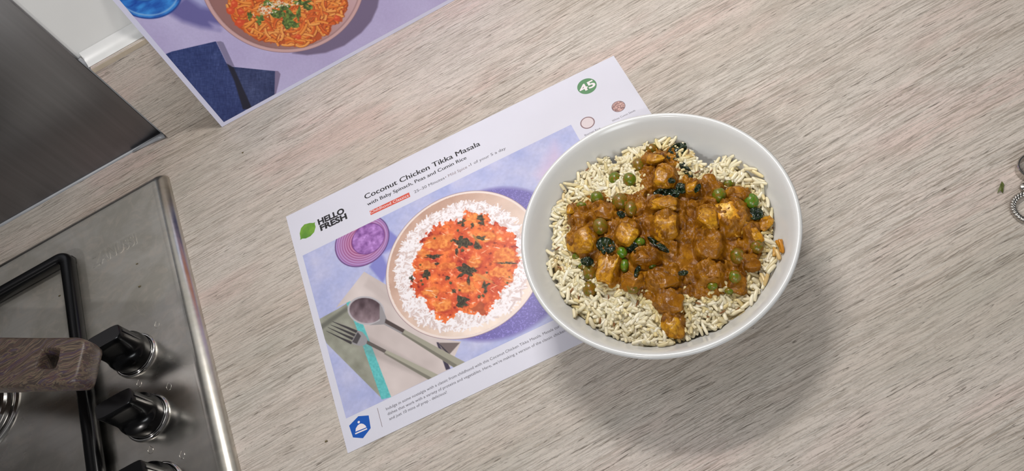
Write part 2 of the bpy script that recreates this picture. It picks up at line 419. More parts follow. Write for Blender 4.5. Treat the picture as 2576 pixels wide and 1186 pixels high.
def resample(P, n, start=0):
    P = np.vstack([P, P[:1]]); d = np.r_[0, np.cumsum(np.hypot(*np.diff(P, axis=0).T))]
    t_ = np.linspace(0, d[-1], n, endpoint=False); return np.c_[np.interp(t_, d, P[:, 0]), np.interp(t_, d, P[:, 1])]
hc = P_h.mean(0)
def byangle(P, n):
    """points on the closed outline hit by rays from the hole centre"""
    out = []; P2 = np.roll(P, -1, 0)
    for k in range(n):
        a = 2 * math.pi * k / n; d = np.array([math.cos(a), math.sin(a)]); best = None
        for p, q in zip(P, P2):
            e = q - p; det = d[0] * -e[1] + d[1] * e[0]
            if abs(det) < 1e-12: continue
            rh = p - hc; tt = (rh[0] * -e[1] + rh[1] * e[0]) / det; s_ = (d[0] * rh[1] - d[1] * rh[0]) / det
            if tt > 0 and -1e-9 <= s_ <= 1 + 1e-9: best = tt if best is None else min(best, tt)
        out.append(hc + d * best)
    return np.array(out)
NN = 96; Q_o = byangle(P_o, NN); Q_h = byangle(P_h, NN)
def inset(P, c, amt):
    n_ = len(P); t_ = np.roll(P, -1, 0) - np.roll(P, 1, 0); nn = np.c_[t_[:, 1], -t_[:, 0]]; nn /= np.linalg.norm(nn, axis=1)[:, None] + 1e-12
    sgn = np.sign(((P - c) * nn).sum(1))[:, None]; return P - nn * sgn * amt
rs = []
def sc_h(k): return hc + (Q_h - hc) * k
for P, z in [(sc_h(.93), PZ - .020), (sc_h(.93), PZ - .0035), (sc_h(.96), PZ - .0012), (sc_h(1.04), PZ - .0003),
             (inset(Q_o, hc, .0030), PZ), (inset(Q_o, hc, .0014), PZ - .0007), (inset(Q_o, hc, .0004), PZ - .0022), (Q_o, PZ - .005), (Q_o, PZ - .014), (inset(Q_o, hc, .001), PZ - .0185), (inset(Q_o, hc, .0028), PZ - .020)]:
    rs.append([(x, y, z) for x, y in P])
V = [p for r in rs for p in r]; Fq = []; m = len(rs)
for k in range(m):
    for i in range(NN): Fq.append((k * NN + i, k * NN + (i + 1) % NN, ((k + 1) % m) * NN + (i + 1) % NN, ((k + 1) % m) * NN + i))
hd = autosmooth(mesh('handle', V, Fq, M_handle, pan), 45); hd['label'] = 'swirled brown wood-look handle with a square hanging hole'
# handle shank and pan body out to the left
A0 = (P_o[0] + P_o[-1]) / 2; body_c = np.array([-.552, .503])
dv = body_c - A0; L = np.linalg.norm(dv); dv /= L; nrm = np.array([-dv[1], dv[0]])
V = []; 
for s_, wd in ((-.012, .0155), (.03, .013), (L - .083, .011)):
    for sx, sz in ((-1, -.017), (-1, -.003), (-.7, -.0008), (.7, -.0008), (1, -.003), (1, -.017)):
        q = A0 + dv * s_ + nrm * wd * sx; V.append((q[0], q[1], PZ + sz))
Fq = [tuple(range(6))[::-1], tuple(range(12, 18))] + [(k * 6 + i, k * 6 + (i + 1) % 6, (k + 1) * 6 + (i + 1) % 6, (k + 1) * 6 + i) for k in range(2) for i in range(6)]
mesh('handle_shank', V, Fq, M_handle, pan, smooth=False)
V, Fq = lathe([(.0001, .0), (.070, 0), (.078, .004), (.083, .014), (.084, .055), (.086, .058), (.084, .059), (.0815, .056), (.080, .015), (.074, .005), (.0001, .004)], 64, (body_c[0], body_c[1], SZ + .0002))
autosmooth(mesh('pan_body', V, Fq, M_blackmat, pan), 45)
tag(pan, 'saucepan with a swirled brown wood-look handle reaching over the hob', 'saucepan')

# ------------------------------------------------------------------ recipe card lying on the worktop
class Plane:
    """card plane: origin (top-left corner), unit u (right), unit v (down), normal"""
    def __init__(s, O, u, v): s.O, s.u, s.v = map(lambda a: np.asarray(a, float), (O, u, v)); s.n = -np.cross(s.u, s.v); s.n /= np.linalg.norm(s.n)
    def uv(s, px):
        d = rays(px); t_ = ((s.O - CAM) @ s.n) / (d @ s.n); P = CAM + d * t_[:, None] - s.O
        M_ = np.stack([s.u, s.v], 1); return np.linalg.lstsq(M_, P.T, rcond=None)[0].T
    def P(s, uv, z=0.0):
        uv = np.atleast_2d(uv); z = np.broadcast_to(z, (len(uv),)); return s.O + uv[:, :1] * s.u + uv[:, 1:2] * s.v + z[:, None] * s.n
def plane_from(TL, TR, BL):
    TL, TR, BL = map(np.asarray, (TL, TR, BL)); return Plane(TL, (TR - TL) / np.linalg.norm(TR - TL), (BL - TL) / np.linalg.norm(BL - TL))
TH = .0004
c_TL, c_TR, c_BL = at([[719.3, 545.5], [1543.5, 140], [874.8, 1141.4]], TH)
PL2 = plane_from(c_TL, c_TR, c_BL); w2 = np.linalg.norm(c_TR - c_TL); h2 = np.linalg.norm(c_BL - c_TL)

def sheet(name, pl, w, h, th, mat, parent):
    P = pl.P([(0, 0), (w, 0), (w, h), (0, h)]); Q = P - pl.n * th
    return mesh(name, list(P) + list(Q), [(3, 2, 1, 0), (4, 5, 6, 7), (0, 1, 5, 4), (1, 2, 6, 5), (2, 3, 7, 6), (3, 0, 4, 7)], mat, parent, smooth=False)
def flatpoly(name, pl, uvs, z, mat, parent):
    uvs = np.asarray(uvs); n = len(uvs); P = pl.P(uvs, z)
    c = P.mean(0); a = np.vstack([P, [c]])
    return mesh(name, a, [(i, (i + 1) % n, n) for i in range(n)], mat, parent, smooth=False)
def flatpx(name, pl, pxs, z, mat, parent): return flatpoly(name, pl, pl.uv(pxs), z, mat, parent)
def disc_uv(c, r, n=48): return [(c[0] + r * math.cos(a), c[1] + r * math.sin(a)) for a in np.linspace(0, 2 * math.pi, n, endpoint=False)]
def text_on(name, pl, s, a_px, b_px, cap, z, mat, parent, bold=0.0, fit=None, spacing=1.0, fat=0.0):
    """text from baseline pixel a to pixel b; width matched for the substring fit"""
    A, B = pl.uv([a_px, b_px]); d = B - A; L = np.linalg.norm(d); d /= L; up_ = np.array([d[1], -d[0]])
    vf = verts_of(text_mesh(fit or s, bold, spacing=spacing)); me = text_mesh(s, bold, spacing=spacing); v = verts_of(me)
    sx = L / (vf[:, 0].max() - vf[:, 0].min()); sy = cap / CAPH; x0 = vf[:, 0].min()
    uv = A + np.outer((v[:, 0] - x0) * sx, d) + np.outer(v[:, 1] * sy, up_)
    if fat:
        bm = bmesh.new(); n0 = len(me.vertices)
        for sh in (-fat, 0.0, fat):
            me.vertices.foreach_set('co', pl.P(uv + d * sh * sx, z + sh * 1e-5).ravel()); me.update(); bm.from_mesh(me)
        bm.to_mesh(me); bm.free(); me.update()
    else: me.vertices.foreach_set('co', pl.P(uv, z).ravel()); me.update()
    return link(name, me, mat, parent, smooth=False)

nz = Noise(3)
class Raster:
    def __init__(s, pl, u0, u1, v0, v1, step, bg):
        s.pl = pl; s.u = np.arange(u0, u1 + step * .5, step); s.v = np.arange(v0, v1 + step * .5, step)
        s.u = np.linspace(u0, u1, len(s.u)); s.v = np.linspace(v0, v1, len(s.v))
        s.U, s.V = np.meshgrid(s.u, s.v); s.step = step
        s.C = np.zeros(s.U.shape + (3,)) + np.array(bg, float)
        px = to_px(pl.P(np.c_[s.U.ravel(), s.V.ravel()])); s.X = px[:, 0].reshape(s.U.shape); s.Y = px[:, 1].reshape(s.U.shape)
    def blend(s, a, col):
        a = np.asarray(a)[..., None]; s.C = s.C * (1 - a) + np.asarray(col, float) * a
    def poly(s, pts, col, soft=1.0, alpha=1.0, jit=0.0):
        P = np.asarray(pts, float); x0, y0 = P.min(0) - 3 * soft - 2; x1, y1 = P.max(0) + 3 * soft + 2
        m = (s.X > x0) & (s.X < x1) & (s.Y > y0) & (s.Y < y1)
        if not m.any(): return
        d = sdpoly(s.X[m], s.Y[m], P)
        if jit: d = d + (nz.f(s.X[m] / 7, s.Y[m] / 7, 3) - .5) * jit
        a = np.clip(d / soft + .5, 0, 1)[:, None] * alpha
        cc = np.asarray(col, float) if not callable(col) else col(s.X[m], s.Y[m])
        s.C[m] = s.C[m] * (1 - a) + cc * a
    def disc(s, cu, cv, r, col, soft=.4e-3, alpha=1.0):
        d = r - np.hypot(s.U - cu, s.V - cv); a = np.clip(d / soft + .5, 0, 1) * alpha; s.blend(a, col)
    def stroke(s, pts, wd, col, soft=.35e-3, alpha=1.0, taper=False, shade=None):
        pts = np.asarray(pts, float); x0, y0 = pts.min(0) - wd * 2 - soft; x1, y1 = pts.max(0) + wd * 2 + soft
        i0, i1 = np.searchsorted(s.u, [x0, x1]); j0, j1 = np.searchsorted(s.v, [y0, y1])
        if i1 <= i0 or j1 <= j0: return
        U = s.U[j0:j1, i0:i1]; V = s.V[j0:j1, i0:i1]; D = np.full(U.shape, 9.0); S = np.zeros(U.shape)
        for a, b in zip(pts[:-1], pts[1:]):
            e = b - a; t_ = np.clip(((U - a[0]) * e[0] + (V - a[1]) * e[1]) / (e @ e + 1e-18), 0, 1)
            dx = U - a[0] - t_ * e[0]; dy = V - a[1] - t_ * e[1]; d = np.hypot(dx, dy)
            sd = (dx * e[1] - dy * e[0]) / (np.hypot(*e) + 1e-12); S = np.where(d < D, sd, S); D = np.minimum(D, d)
        a = (np.clip((wd / 2 - D) / soft + .5, 0, 1) * alpha)[..., None]
        c = np.zeros(U.shape + (3,)) + np.array(col, float)
        if shade is not None: c = c + (S / (wd / 2) * shade)[..., None]
        s.C[j0:j1, i0:i1] = s.C[j0:j1, i0:i1] * (1 - a) + c * a
    def build(s, name, z, parent):
        h, w = s.U.shape; V = s.pl.P(np.c_[s.U.ravel(), s.V.ravel()], z)
        i = np.arange(w * h).reshape(h, w); Fq = np.stack([i[:-1, :-1], i[1:, :-1], i[1:, 1:], i[:-1, 1:]], -1).reshape(-1, 4)
        return bigmesh(name, V, Fq, M_print, parent, smooth=False, col=lin(np.clip(s.C, 0, 255)).reshape(-1, 3))
def Z(lst, ox, oy, sc): return [(ox + x * sc, oy + y * sc) for x, y in lst]

card = empty('recipe_card', tuple((c_TL + c_TR) / 2 * np.array([1, 1, 0])))
sheet('card_sheet', PL2, w2, h2, TH - .00005, M_paper, card)
tag(card, 'white recipe card with tikka masala photo lying flat under the bowl', 'recipe card')
f_TL, f_TR, f_BL, f_B2 = PL2.uv([[763, 641.5], [1437, 315], [868.3, 1055], [1396, 804.7]])
R = Raster(PL2, (f_TL[0] + f_BL[0]) / 2, f_TR[0], (f_TL[1] + f_TR[1]) / 2, (f_BL[1] + f_B2[1]) / 2, .00042, (178, 182, 219))
nz = Noise(3); UU, VV = R.U * 1000, R.V * 1000
m_ = nz.f(UU / 16, VV / 16, 5)[..., None]; R.C += (m_ - .5) * np.array((46, 34, 10)); m_ = nz.f(UU / 2.2 + 40, VV / 2.2, 3)[..., None]; R.C += (m_ - .5) * 16
pc = circfit(PL2.uv([(971, 697), (1180, 484), (1143, 862.5), (1325, 530), (1046, 820), (1040, 540)]))
gl = circfit(PL2.uv([(841, 612), (975, 580), (902, 672), (952, 651), (862, 652)]))
# shadow of plate and of glass, as printed
R.disc(pc[0] + .020, pc[1] + .010, pc[2] * 1.02, (110, 100, 168), .004)
d = np.hypot(R.U - pc[0] - .02, R.V - pc[1] - .01); sp_ = (nz.f(UU * 1.3, VV * 1.3, 2) > .62) & (d < pc[2]); R.C[sp_] += (26, 26, 30)
R.poly([(951, 556), (1003, 600), (985, 660), (963, 712), (929, 672), (975, 600)], (122, 122, 194), 6, .85)
R.poly([(962, 640), (985, 628), (1004, 655), (975, 668)], (204, 202, 232), 10, .8)
R.poly([(1350, 440), (1395, 360), (1420, 400), (1370, 470)], (208, 180, 205), 30, .6)
# napkin
fabric = lambda X, Y: np.array((205, 192, 188)) + (nz.f(X / 60, Y / 60, 3)[:, None] - .5) * 34
R.poly([(916, 684), (990, 728), (1010, 790), (1100, 852), (1160, 860), (1130, 930), (980, 1002), (940, 920), (872, 762), (845, 775)], fabric, 1.2)
R.poly([(1104, 863), (1157, 863), (1130, 893), (1112, 880)], (112, 98, 96), 2); R.poly([(1128, 893), (1133, 893), (1110, 870), (1100, 862)], (40, 36, 50), 1)
R.poly([(1098, 862), (1103, 862), (1133, 928), (1122, 932)], (58, 50, 70), 2)
R.poly([(927, 700), (1000, 760), (1040, 820), (985, 770), (915, 720)], (186, 172, 168), 8, .5)
def twill(X, Y):
    w_ = np.sin((X * .55 + Y * .83) * 2.1)[:, None]; return np.array((148, 148, 134)) + w_ * 14 + (nz.f(X / 25, Y / 25, 3)[:, None] - .5) * 46
R.poly([(804, 803), (850, 778), (874, 763), (896, 818), (962, 1004), (967, 1010), (822, 865), (806, 830)], twill, 1.2)
R.poly([(806, 818), (872, 772), (878, 780), (810, 830)], (92, 92, 84), 6, .7)
R.poly([(871, 763), (881, 758), (915, 820), (984, 1000), (960, 1006), (894, 818)], lambda X, Y: np.array((96, 186, 186)) + (nz.f(X / 4, Y / 4, 2)[:, None] - .5) * 30, 1.2)
# glass
R.disc(gl[0], gl[1], gl[2], (176, 150, 208)); dd = np.hypot(R.U - gl[0], R.V - gl[1])
gi = circfit(PL2.uv([(888, 600), (966, 596), (926, 563), (929, 639)])); di = np.hypot(R.U - gi[0], R.V - gi[1])
q = dd + .35 * di; rg = (dd < gl[2]) & (di > gi[2]); st = .5 + .5 * np.sin(q / .00042)
edge = np.clip((dd - gl[2] * .45) / (gl[2] * .55), 0, 1)
A_ = np.where(rg, st * (1 - edge * .45), 0) * .85
R.blend(np.where(rg, (1 - edge) * .65, 0), (214, 140, 160)); R.blend(A_ * .9, (132, 50, 104))
R.blend(np.where(di < gi[2], 1, 0), (158, 108, 178)); R.C[di < gi[2]] += (nz.f(UU / 3, VV / 3, 4)[di < gi[2]][:, None] - .5) * 110
R.blend(np.clip(1 - abs(di - gi[2]) / .0007, 0, 1) * .8, (100, 50, 120)); R.blend(np.clip(1 - abs(dd - gl[2]) / .0008, 0, 1), (88, 48, 106))
# cutlery
R.poly([(840, 806), (930, 850), (1090, 940), (1060, 950), (900, 880)], (120, 112, 108), 10, .25)
sc_px = [(921 + 47 * math.cos(a) * math.cos(.17) - 36 * math.sin(a) * math.sin(.17), 782 + 47 * math.cos(a) * math.sin(.17) + 36 * math.sin(a) * math.cos(.17)) for a in np.linspace(0, 6.28, 30)]
R.poly(sc_px, (182, 178, 182), 1.2)
def spoonc(X, Y):
    t_ = np.clip((X - 885) / 75, 0, 1)[:, None]; u_ = np.clip((Y - 745) / 70, 0, 1)[:, None]
    return np.array((66, 50, 56)) * (1 - u_) + np.array((152, 132, 138)) * u_ + (nz.f(X / 14, Y / 22, 3)[:, None] - .5) * 70
R.poly([(921 + .9 * (x - 921), 782 + .88 * (y - 782)) for x, y in sc_px], spoonc, 2)
R.poly([(955, 762), (968, 790), (974, 806), (1020, 832), (1012, 842), (966, 817), (930, 819), (955, 808)], (150, 146, 148), 1.5); R.poly([(970, 803), (1020, 831), (1014, 838), (968, 813)], (78, 66, 64), 2)
R.poly([(1018, 830), (1170, 912), (1142, 926), (1012, 841)], (158, 154, 138), 1.2); R.poly([(1013, 838), (1150, 919), (1142, 925), (1010, 841)], (118, 114, 102), 2)
for a, b in (((903, 834), (836, 809)), ((898, 843), (831, 817)), ((893, 852), (825, 824)), ((887, 861), (821, 833))):
    R.poly([a, (a[0] - 4, a[1] + 6), (b[0], b[1] + 1), b, (a[0] - 30, a[1] - 12)], (62, 58, 60), 1.2)
R.poly([(900, 832), (912, 836), (922, 849), (927, 861), (916, 870), (905, 871), (889, 867), (884, 861)], (150, 147, 150), 1.2); R.poly([(900, 836), (908, 846), (898, 866), (886, 861)], (74, 70, 72), 2)
R.poly([(924, 857), (972, 882), (967, 889), (922, 866)], (96, 88, 84), 1.2); R.poly([(973, 882), (1103, 944), (1078, 956), (967, 890)], (166, 162, 146), 1.2)
R.poly([(968, 888), (1086, 951), (1078, 956), (966, 891)], (122, 118, 106), 2)
# plate
R.disc(*pc, (150, 120, 126)); R.disc(pc[0], pc[1], pc[2] - .0004, (234, 218, 210)); R.disc(pc[0], pc[1], pc[2] - .0022, (222, 190, 174))
dp = np.hypot(R.U - pc[0], R.V - pc[1]); ins_ = dp < pc[2] - .0022
g = np.clip(.5 + ((R.U - pc[0]) * .55 + (R.V - pc[1]) * .83) / pc[2] * .75, 0, 1)[..., None]
R.C = np.where(ins_[..., None], (np.array((196, 160, 142)) * (1 - g) + np.array((240, 222, 208)) * g) + (nz.f(UU / 9, VV / 9, 5)[..., None] - .5) * 30, R.C)
z6 = (950, 460, .371)
riceP = Z([(590, 145), (720, 150), (820, 180), (950, 300), (985, 400), (1000, 600), (960, 760), (880, 870), (760, 930), (600, 975), (440, 990), (300, 940), (190, 840), (150, 740), (140, 600), (160, 480), (230, 350), (340, 250), (450, 180)], *z6)
curP = Z([(600, 195), (700, 215), (750, 200), (745, 270), (800, 280), (860, 320), (945, 370), (930, 450), (960, 530), (940, 620), (900, 700), (830, 710), (830, 790), (740, 890), (650, 895), (540, 870), (500, 920), (450, 940), (400, 900), (340, 840), (330, 800), (230, 750), (225, 670), (240, 600), (235, 540), (300, 460), (300, 400), (400, 300), (450, 260), (550, 260)], *z6)
R.poly(riceP, (226, 214, 212), 6)
ruv = PL2.uv(riceP); lo, hi = ruv.min(0), ruv.max(0); k = 0
pp = lo + rng.random((6000, 2)) * (hi - lo); ok = sdpoly(pp[:, 0], pp[:, 1], ruv) > -.0018; cuv = PL2.uv(curP); ok &= sdpoly(pp[:, 0], pp[:, 1], cuv) < .004
for p in pp[ok][:2300]:
    a = rng.random() * math.pi; l = .0022 + .0012 * rng.random(); d_ = np.array([math.cos(a), math.sin(a)]) * l; sh = rng.random()
    R.stroke([p - d_, p + d_], .0013, (168, 132, 122), alpha=.55) if sh < .3 else None
    R.stroke([p - d_ + .0002, p + d_], .0011, (244, 238, 240) if sh > .25 else (222, 204, 200), alpha=.9)
def curc(X, Y):
    n1 = nz.f(X / 26, Y / 26, 5)[:, None]; n2 = nz.f(X / 9 + 9, Y / 9, 3)[:, None]
    c_ = np.array((216, 88, 40)) + (n1 - .5) * np.array((120, 150, 60)); return c_ + np.clip(n2 - .62, 0, 1) * np.array((200, 330, 380)) - np.clip(.38 - n2, 0, 1) * np.array((330, 250, 130))
jag = [(x + rng.normal() * 2, y + rng.normal() * 2) for x, y in curP]
R.poly(jag, curc, 2, jit=26)
def blob(cx, cy, rx, ry, col, al=1.0, n=14, j=.3, soft=1.5, ang=0.0):
    a = np.linspace(0, 2 * math.pi, n, endpoint=False); rr = 1 + rng.normal(size=n) * j; x = rx * np.cos(a) * rr; y = ry * np.sin(a) * rr
    X0 = cx + x * math.cos(ang) - y * math.sin(ang); Y0 = cy + x * math.sin(ang) + y * math.cos(ang)
    R.poly([(950 + a_ * .371, 460 + b_ * .371) for a_, b_ in zip(X0, Y0)], col, soft, al, jit=min(min(rx, ry) * .3, 8))
yel = lambda X, Y: np.array((238, 140, 62)) + (nz.f(X / 6, Y / 6, 3)[:, None] - .5) * np.array((80, 130, 80))
for b_ in [(310, 480, 42, 30), (430, 400, 90, 55), (860, 510, 80, 60), (740, 365, 60, 40), (830, 605, 55, 40), (600, 710, 60, 40), (360, 740, 55, 34), (650, 545, 50, 40), (480, 560, 60, 26), (330, 560, 60, 30), (880, 640, 40, 40), (700, 640, 60, 30), (440, 830, 60, 40), (660, 240, 50, 30)]:
    blob(b_[0] + 5, b_[1] + 8, b_[2] * 1.05, b_[3] * 1.05, (168, 52, 20), .55, j=.14, soft=4); blob(*b_, yel, .8, j=.14, soft=4)
for k in range(60):
    p = (rng.uniform(250, 940), rng.uniform(220, 880))
    if sdpoly(np.array([p[0] * .371 + 950]), np.array([p[1] * .371 + 460]), curP)[0] > 5:
        blob(p[0], p[1], rng.uniform(4, 26), 2.5, (255, 214, 176) if k % 3 else (255, 245, 235), .8, n=8, ang=rng.uniform(-.6, .8), soft=1.5)
grn = lambda X, Y: np.array((44, 44, 24)) + (nz.f(X / 3, Y / 3, 2)[:, None] - .45) * 110
for cx, cy, rx, ry in [(590, 410, 48, 30), (600, 600, 62, 38), (370, 500, 46, 14), (335, 622, 24, 30), (682, 430, 24, 34), (578, 268, 28, 26), (700, 262, 26, 30), (540, 470, 12, 30), (730, 710, 24, 36), (580, 812, 40, 36), (235, 655, 14, 20), (470, 648, 17, 13), (880, 545, 46, 8), (640, 290, 14, 20), (515, 735, 18, 14), (405, 552, 20, 12), (560, 380, 14, 24), (545, 790, 10, 34), (700, 375, 30, 12), (615, 670, 10, 32)]:
    blob(cx, cy, rx, ry, grn, .92, j=.38)
blob(680, 855, 46, 34, (168, 74, 36), .8); blob(670, 390, 50, 8, (166, 120, 60), .9, ang=.9); blob(730, 650, 70, 8, (214, 140, 74), .9, ang=.5)
for cx, cy, r in [(543, 325, 9), (290, 557, 7), (295, 665, 8), (305, 690, 8), (495, 680, 10), (400, 776, 6), (575, 460, 12), (555, 730, 9), (690, 775, 12), (715, 768, 10), (880, 680, 8), (500, 395, 7), (385, 380, 9), (740, 610, 9), (893, 640, 6), (840, 800, 0)]:
    if r: blob(cx, cy, r, r, (58, 62, 28), .95, j=.06, n=10); blob(cx - r * .3, cy - r * .3, r * .3, r * .3, (150, 140, 90), .8, j=.05, n=6)
R.build('printed_photo', .00003, card)
# print around the photo
fit1 = 'Indulge in some nostalgia with a classic from childhood with this Coconut Chicken Tikka Masala. Masala curri'
text_on('title_text', PL2, 'Coconut Chicken Tikka Masala', (919, 502), (1208.6, 366), .0048, .00003, M_ink, card, fat=.018)
text_on('subtitle_text', PL2, 'with Baby Spinach, Peas and Cumin Rice', (925, 518.5), (1174, 400), .0032, .00003, M_ink, card, fat=.014)
M_red = flat('red_ink', (208, 88, 72)); M_pale = flat('pale_ink', (236, 226, 228)); M_green = flat('green_ink', (86, 136, 92)); M_blue = flat('blue_ink', (14, 84, 176))
flatpx('category_tag', PL2, Z([(680, 598), (975, 458), (985, 490), (690, 628)], 700, 330, .3373), .00003, M_red, card)['label'] = 'small red strip reading Childhood Classics'
text_on('tag_text', PL2, 'Childhood Classics', (932, 538.5), (1028.5, 494.5), .0026, .00005, M_pale, card)
text_on('time_text', PL2, '25\u201330 Minutes', (1043, 487), (1119, 450.5), .0026, .00003, M_inkgrey, card)
text_on('spice_text', PL2, '\u2022 Mild Spice \u2022', (1121, 449.5), (1183, 419.5), .0026, .00003, M_inksoft, card)
text_on('portion_text', PL2, '1 of your 5 a day', (1185, 417), (1273, 375.5), .0026, .00003, M_inkgrey, card)
lg = text_on('logo_text', PL2, 'HELLO', (801.5, 566.5), (867.5, 535.5), .0052, .00003, M_ink, card, bold=.045)
lg = text_on('logo_text', PL2, 'FRESH', (807, 581.5), (874, 549.5), .0052, .00003, M_ink, card, bold=.045)
t = NT('lime_print'); f = t.noise(t.coord((80, 80, 80)), 1, 3); t.set(Base_Color=t.ramp(f, [(.35, (88, 136, 48)), (.65, (128, 172, 60))]), Roughness=.4); M_lime = t.m
flatpx('lime_logo', PL2, Z([(163, 813), (166, 800), (160, 765), (170, 725), (195, 697), (235, 686), (262, 686), (275, 680), (272, 692), (279, 715), (268, 755), (240, 785), (205, 802), (180, 803)], 700, 330, .3373), .00003, M_lime, card)['label'] = 'green lime drawing beside the logo words'
text_on('body_text', PL2, fit1 + 'es are', (972, 1033.5), (1415, 821), .0020, .00003, M_inkgrey, card, fit=fit1)
text_on('body_text', PL2, "dishes that work with a variety of proteins and vegetables. Here, we\u2019re making a version of the classic chicken", (976, 1046), (1424, 834.5), .0020, .00003, M_inkgrey, card)
text_on('body_text', PL2, 'and just 10 mins of prep - delicious!', (980, 1058.5), (1124.5, 990), .0020, .00003, M_inkgrey, card)
flatpx('divider_line', PL2, [(948.6, 1027.7), (949.8, 1027.4), (962.2, 1075), (961, 1075.3)], .00003, M_inksoft, card)
flatpx('hexagon_badge', PL2, [(901.5, 1048), (927.5, 1046), (932.6, 1078), (913, 1103.5), (888, 1101.5), (878.3, 1072)], .00003, M_blue, card)['label'] = 'blue hexagon with a white dish cover'
dome = [(893 + 1.5, 1087), (895, 1079), (900, 1071), (905, 1067.5), (909, 1066.5), (914, 1067.5), (919, 1071), (922, 1076)]
flatpx('dish_cover_icon', PL2, dome, .00005, M_pale, card)
flatpx('dish_cover_icon', PL2, [(893, 1091), (923, 1078), (924, 1081), (894, 1094)], .00005, M_pale, card)
kc = PL2.uv([(902.5, 1063)])[0]; flatpoly('dish_cover_icon', PL2, disc_uv(kc, .0009, 12), .00005, M_pale, card)
bc = PL2.uv([(1476.5, 217)])[0]; flatpoly('number_badge', PL2, disc_uv(bc, .0078), .00003, M_green, card)['label'] = 'round green badge reading 45'
text_on('number_text', PL2, '45', (1461.5, 234), (1500, 215), .0068, .00005, M_pale, card, bold=.025)
t = NT('seed_print'); f = t.noise(t.coord((900, 900, 900)), 1, 3); t.set(Base_Color=t.ramp(f, [(.4, (128, 92, 92)), (.6, (212, 170, 160))]), Roughness=.4)
bc = PL2.uv([(1555.8, 268)])[0]; flatpoly('printed_bowl', PL2, disc_uv(bc, .0053), .00003, flat('mauve_ink', (118, 92, 98)), card); flatpoly('printed_seeds', PL2, disc_uv(bc, .0048), .00005, t.m, card)
bc = PL2.uv([(1478, 309)])[0]; flatpoly('printed_bowl', PL2, disc_uv(bc, .0057), .00003, flat('brown_ink', (132, 102, 106)), card); flatpoly('printed_rice', PL2, disc_uv(bc, .0048), .00005, flat('pale_rice_ink', (216, 202, 204)), card)
text_on('ingredient_text', PL2, 'White Cumin Seeds', (1541, 307), (1598.6, 279.5), .0017, .00003, M_inkgrey, card)
text_on('ingredient_text', PL2, 'Basmati Rice', (1472, 343), (1511, 324), .0017, .00003, M_inkgrey, card)

# ------------------------------------------------------------------ second card, leaning on the upstand
A = at1(558.4, 320, .0002); B = at1(1145, 0, .0002); bdir = (B - A) / np.linalg.norm(B - A)
dr = rays([(285, 0)])[0]; tt = ((A - CAM) @ bdir) / (dr @ bdir); U3 = np.array([.0005, .0216, .1]); U3 -= bdir * (U3 @ bdir); U3 /= np.linalg.norm(U3)
h1 = .210; w1 = .297
PL1 = Plane(A + U3 * h1, bdir, -U3)
if PL1.n @ (CAM - A) < 0: PL1.n = -PL1.n
card1 = empty('recipe_card', tuple(A + bdir * w1 / 2))
P = PL1.P([(0, 0), (w1, 0), (w1, h1), (0, h1)]); Q = P - PL1.n * .0003
mesh('card_sheet', list(P) + list(Q), [(3, 2, 1, 0), (4, 5, 6, 7), (0, 1, 5, 4), (1, 2, 6, 5), (2, 3, 7, 6), (3, 0, 4, 7)], simple('lilac_white_card_stock', (212, 211, 232), .38, vary=1), card1, smooth=False)
tag(card1, 'recipe card with spaghetti photo leaning upright against the upstand', 'recipe card')
q = PL1.uv([(563, 307.5)])[0]; bd = q[0]; bv = h1 - q[1]
R = Raster(PL1, bd, w1 - bd, .045, q[1], .00045, (186, 176, 215))
UU, VV = R.U * 1000, R.V * 1000
R.C += (nz.f(UU / 30, VV / 30, 3)[..., None] - .5) * np.array((16, 20, 16)) + (nz.f(UU / 1.2, VV / 1.2, 2)[..., None] - .5) * 9
z4 = (400, 0, .3106); z1 = (0, 0, .3372)
bo = circfit(PL1.uv([(540, 47), (592, 93), (648, 119.6), (714, 133), (773, 127), (835, 99), (875, 62)]))
R.poly(Z([(1245, 90), (1400, -40), (1600, 60), (1690, 180), (1640, 225), (1500, 205), (1360, 160)], *z1), (96, 92, 152), 16, .9)
R.poly(Z([(1400, -20), (1500, -20), (1560, 60), (1500, 50)], *z1), (180, 184, 226), 18, .8); R.poly(Z([(1560, 165), (1680, 190), (1700, 225), (1600, 220)], *z1), (196, 186, 224), 10, .6)
R.poly(Z([(1560, -60), (1790, -60), (1770, 60), (1720, 170), (1640, 265), (1500, 370), (1350, 428), (1200, 447), (1080, 432), (1200, 380)], *z4), (116, 102, 132), 5)
gc = circfit(PL1.uv([(305, 20), (337, 40), (371, 49), (405, 40), (435, 20), (458, 0)]))
R.disc(*gc, (40, 112, 198)); dg = np.hypot(R.U - gc[0], R.V - gc[1]); ph = (nz.f(UU / 7, VV / 3, 4)[..., None] - .5)
R.C = np.where((dg < gc[2])[..., None], R.C + ph * np.array((60, 110, 90)), R.C)
R.blend(np.clip(1 - abs(dg - gc[2] * .90) / .0012, 0, 1) * .8, (150, 190, 232)); R.blend(np.clip(1 - abs(dg - gc[2]) / .0010, 0, 1), (22, 60, 140))
R.disc(gc[0] + .001, gc[1] - .006, gc[2] * .66, (88, 150, 208), .001, .9); R.blend(np.clip(1 - abs(np.hypot(R.U - gc[0] - .001, R.V - gc[1] + .006) - gc[2] * .66) / .0008, 0, 1) * .8, (24, 84, 160))
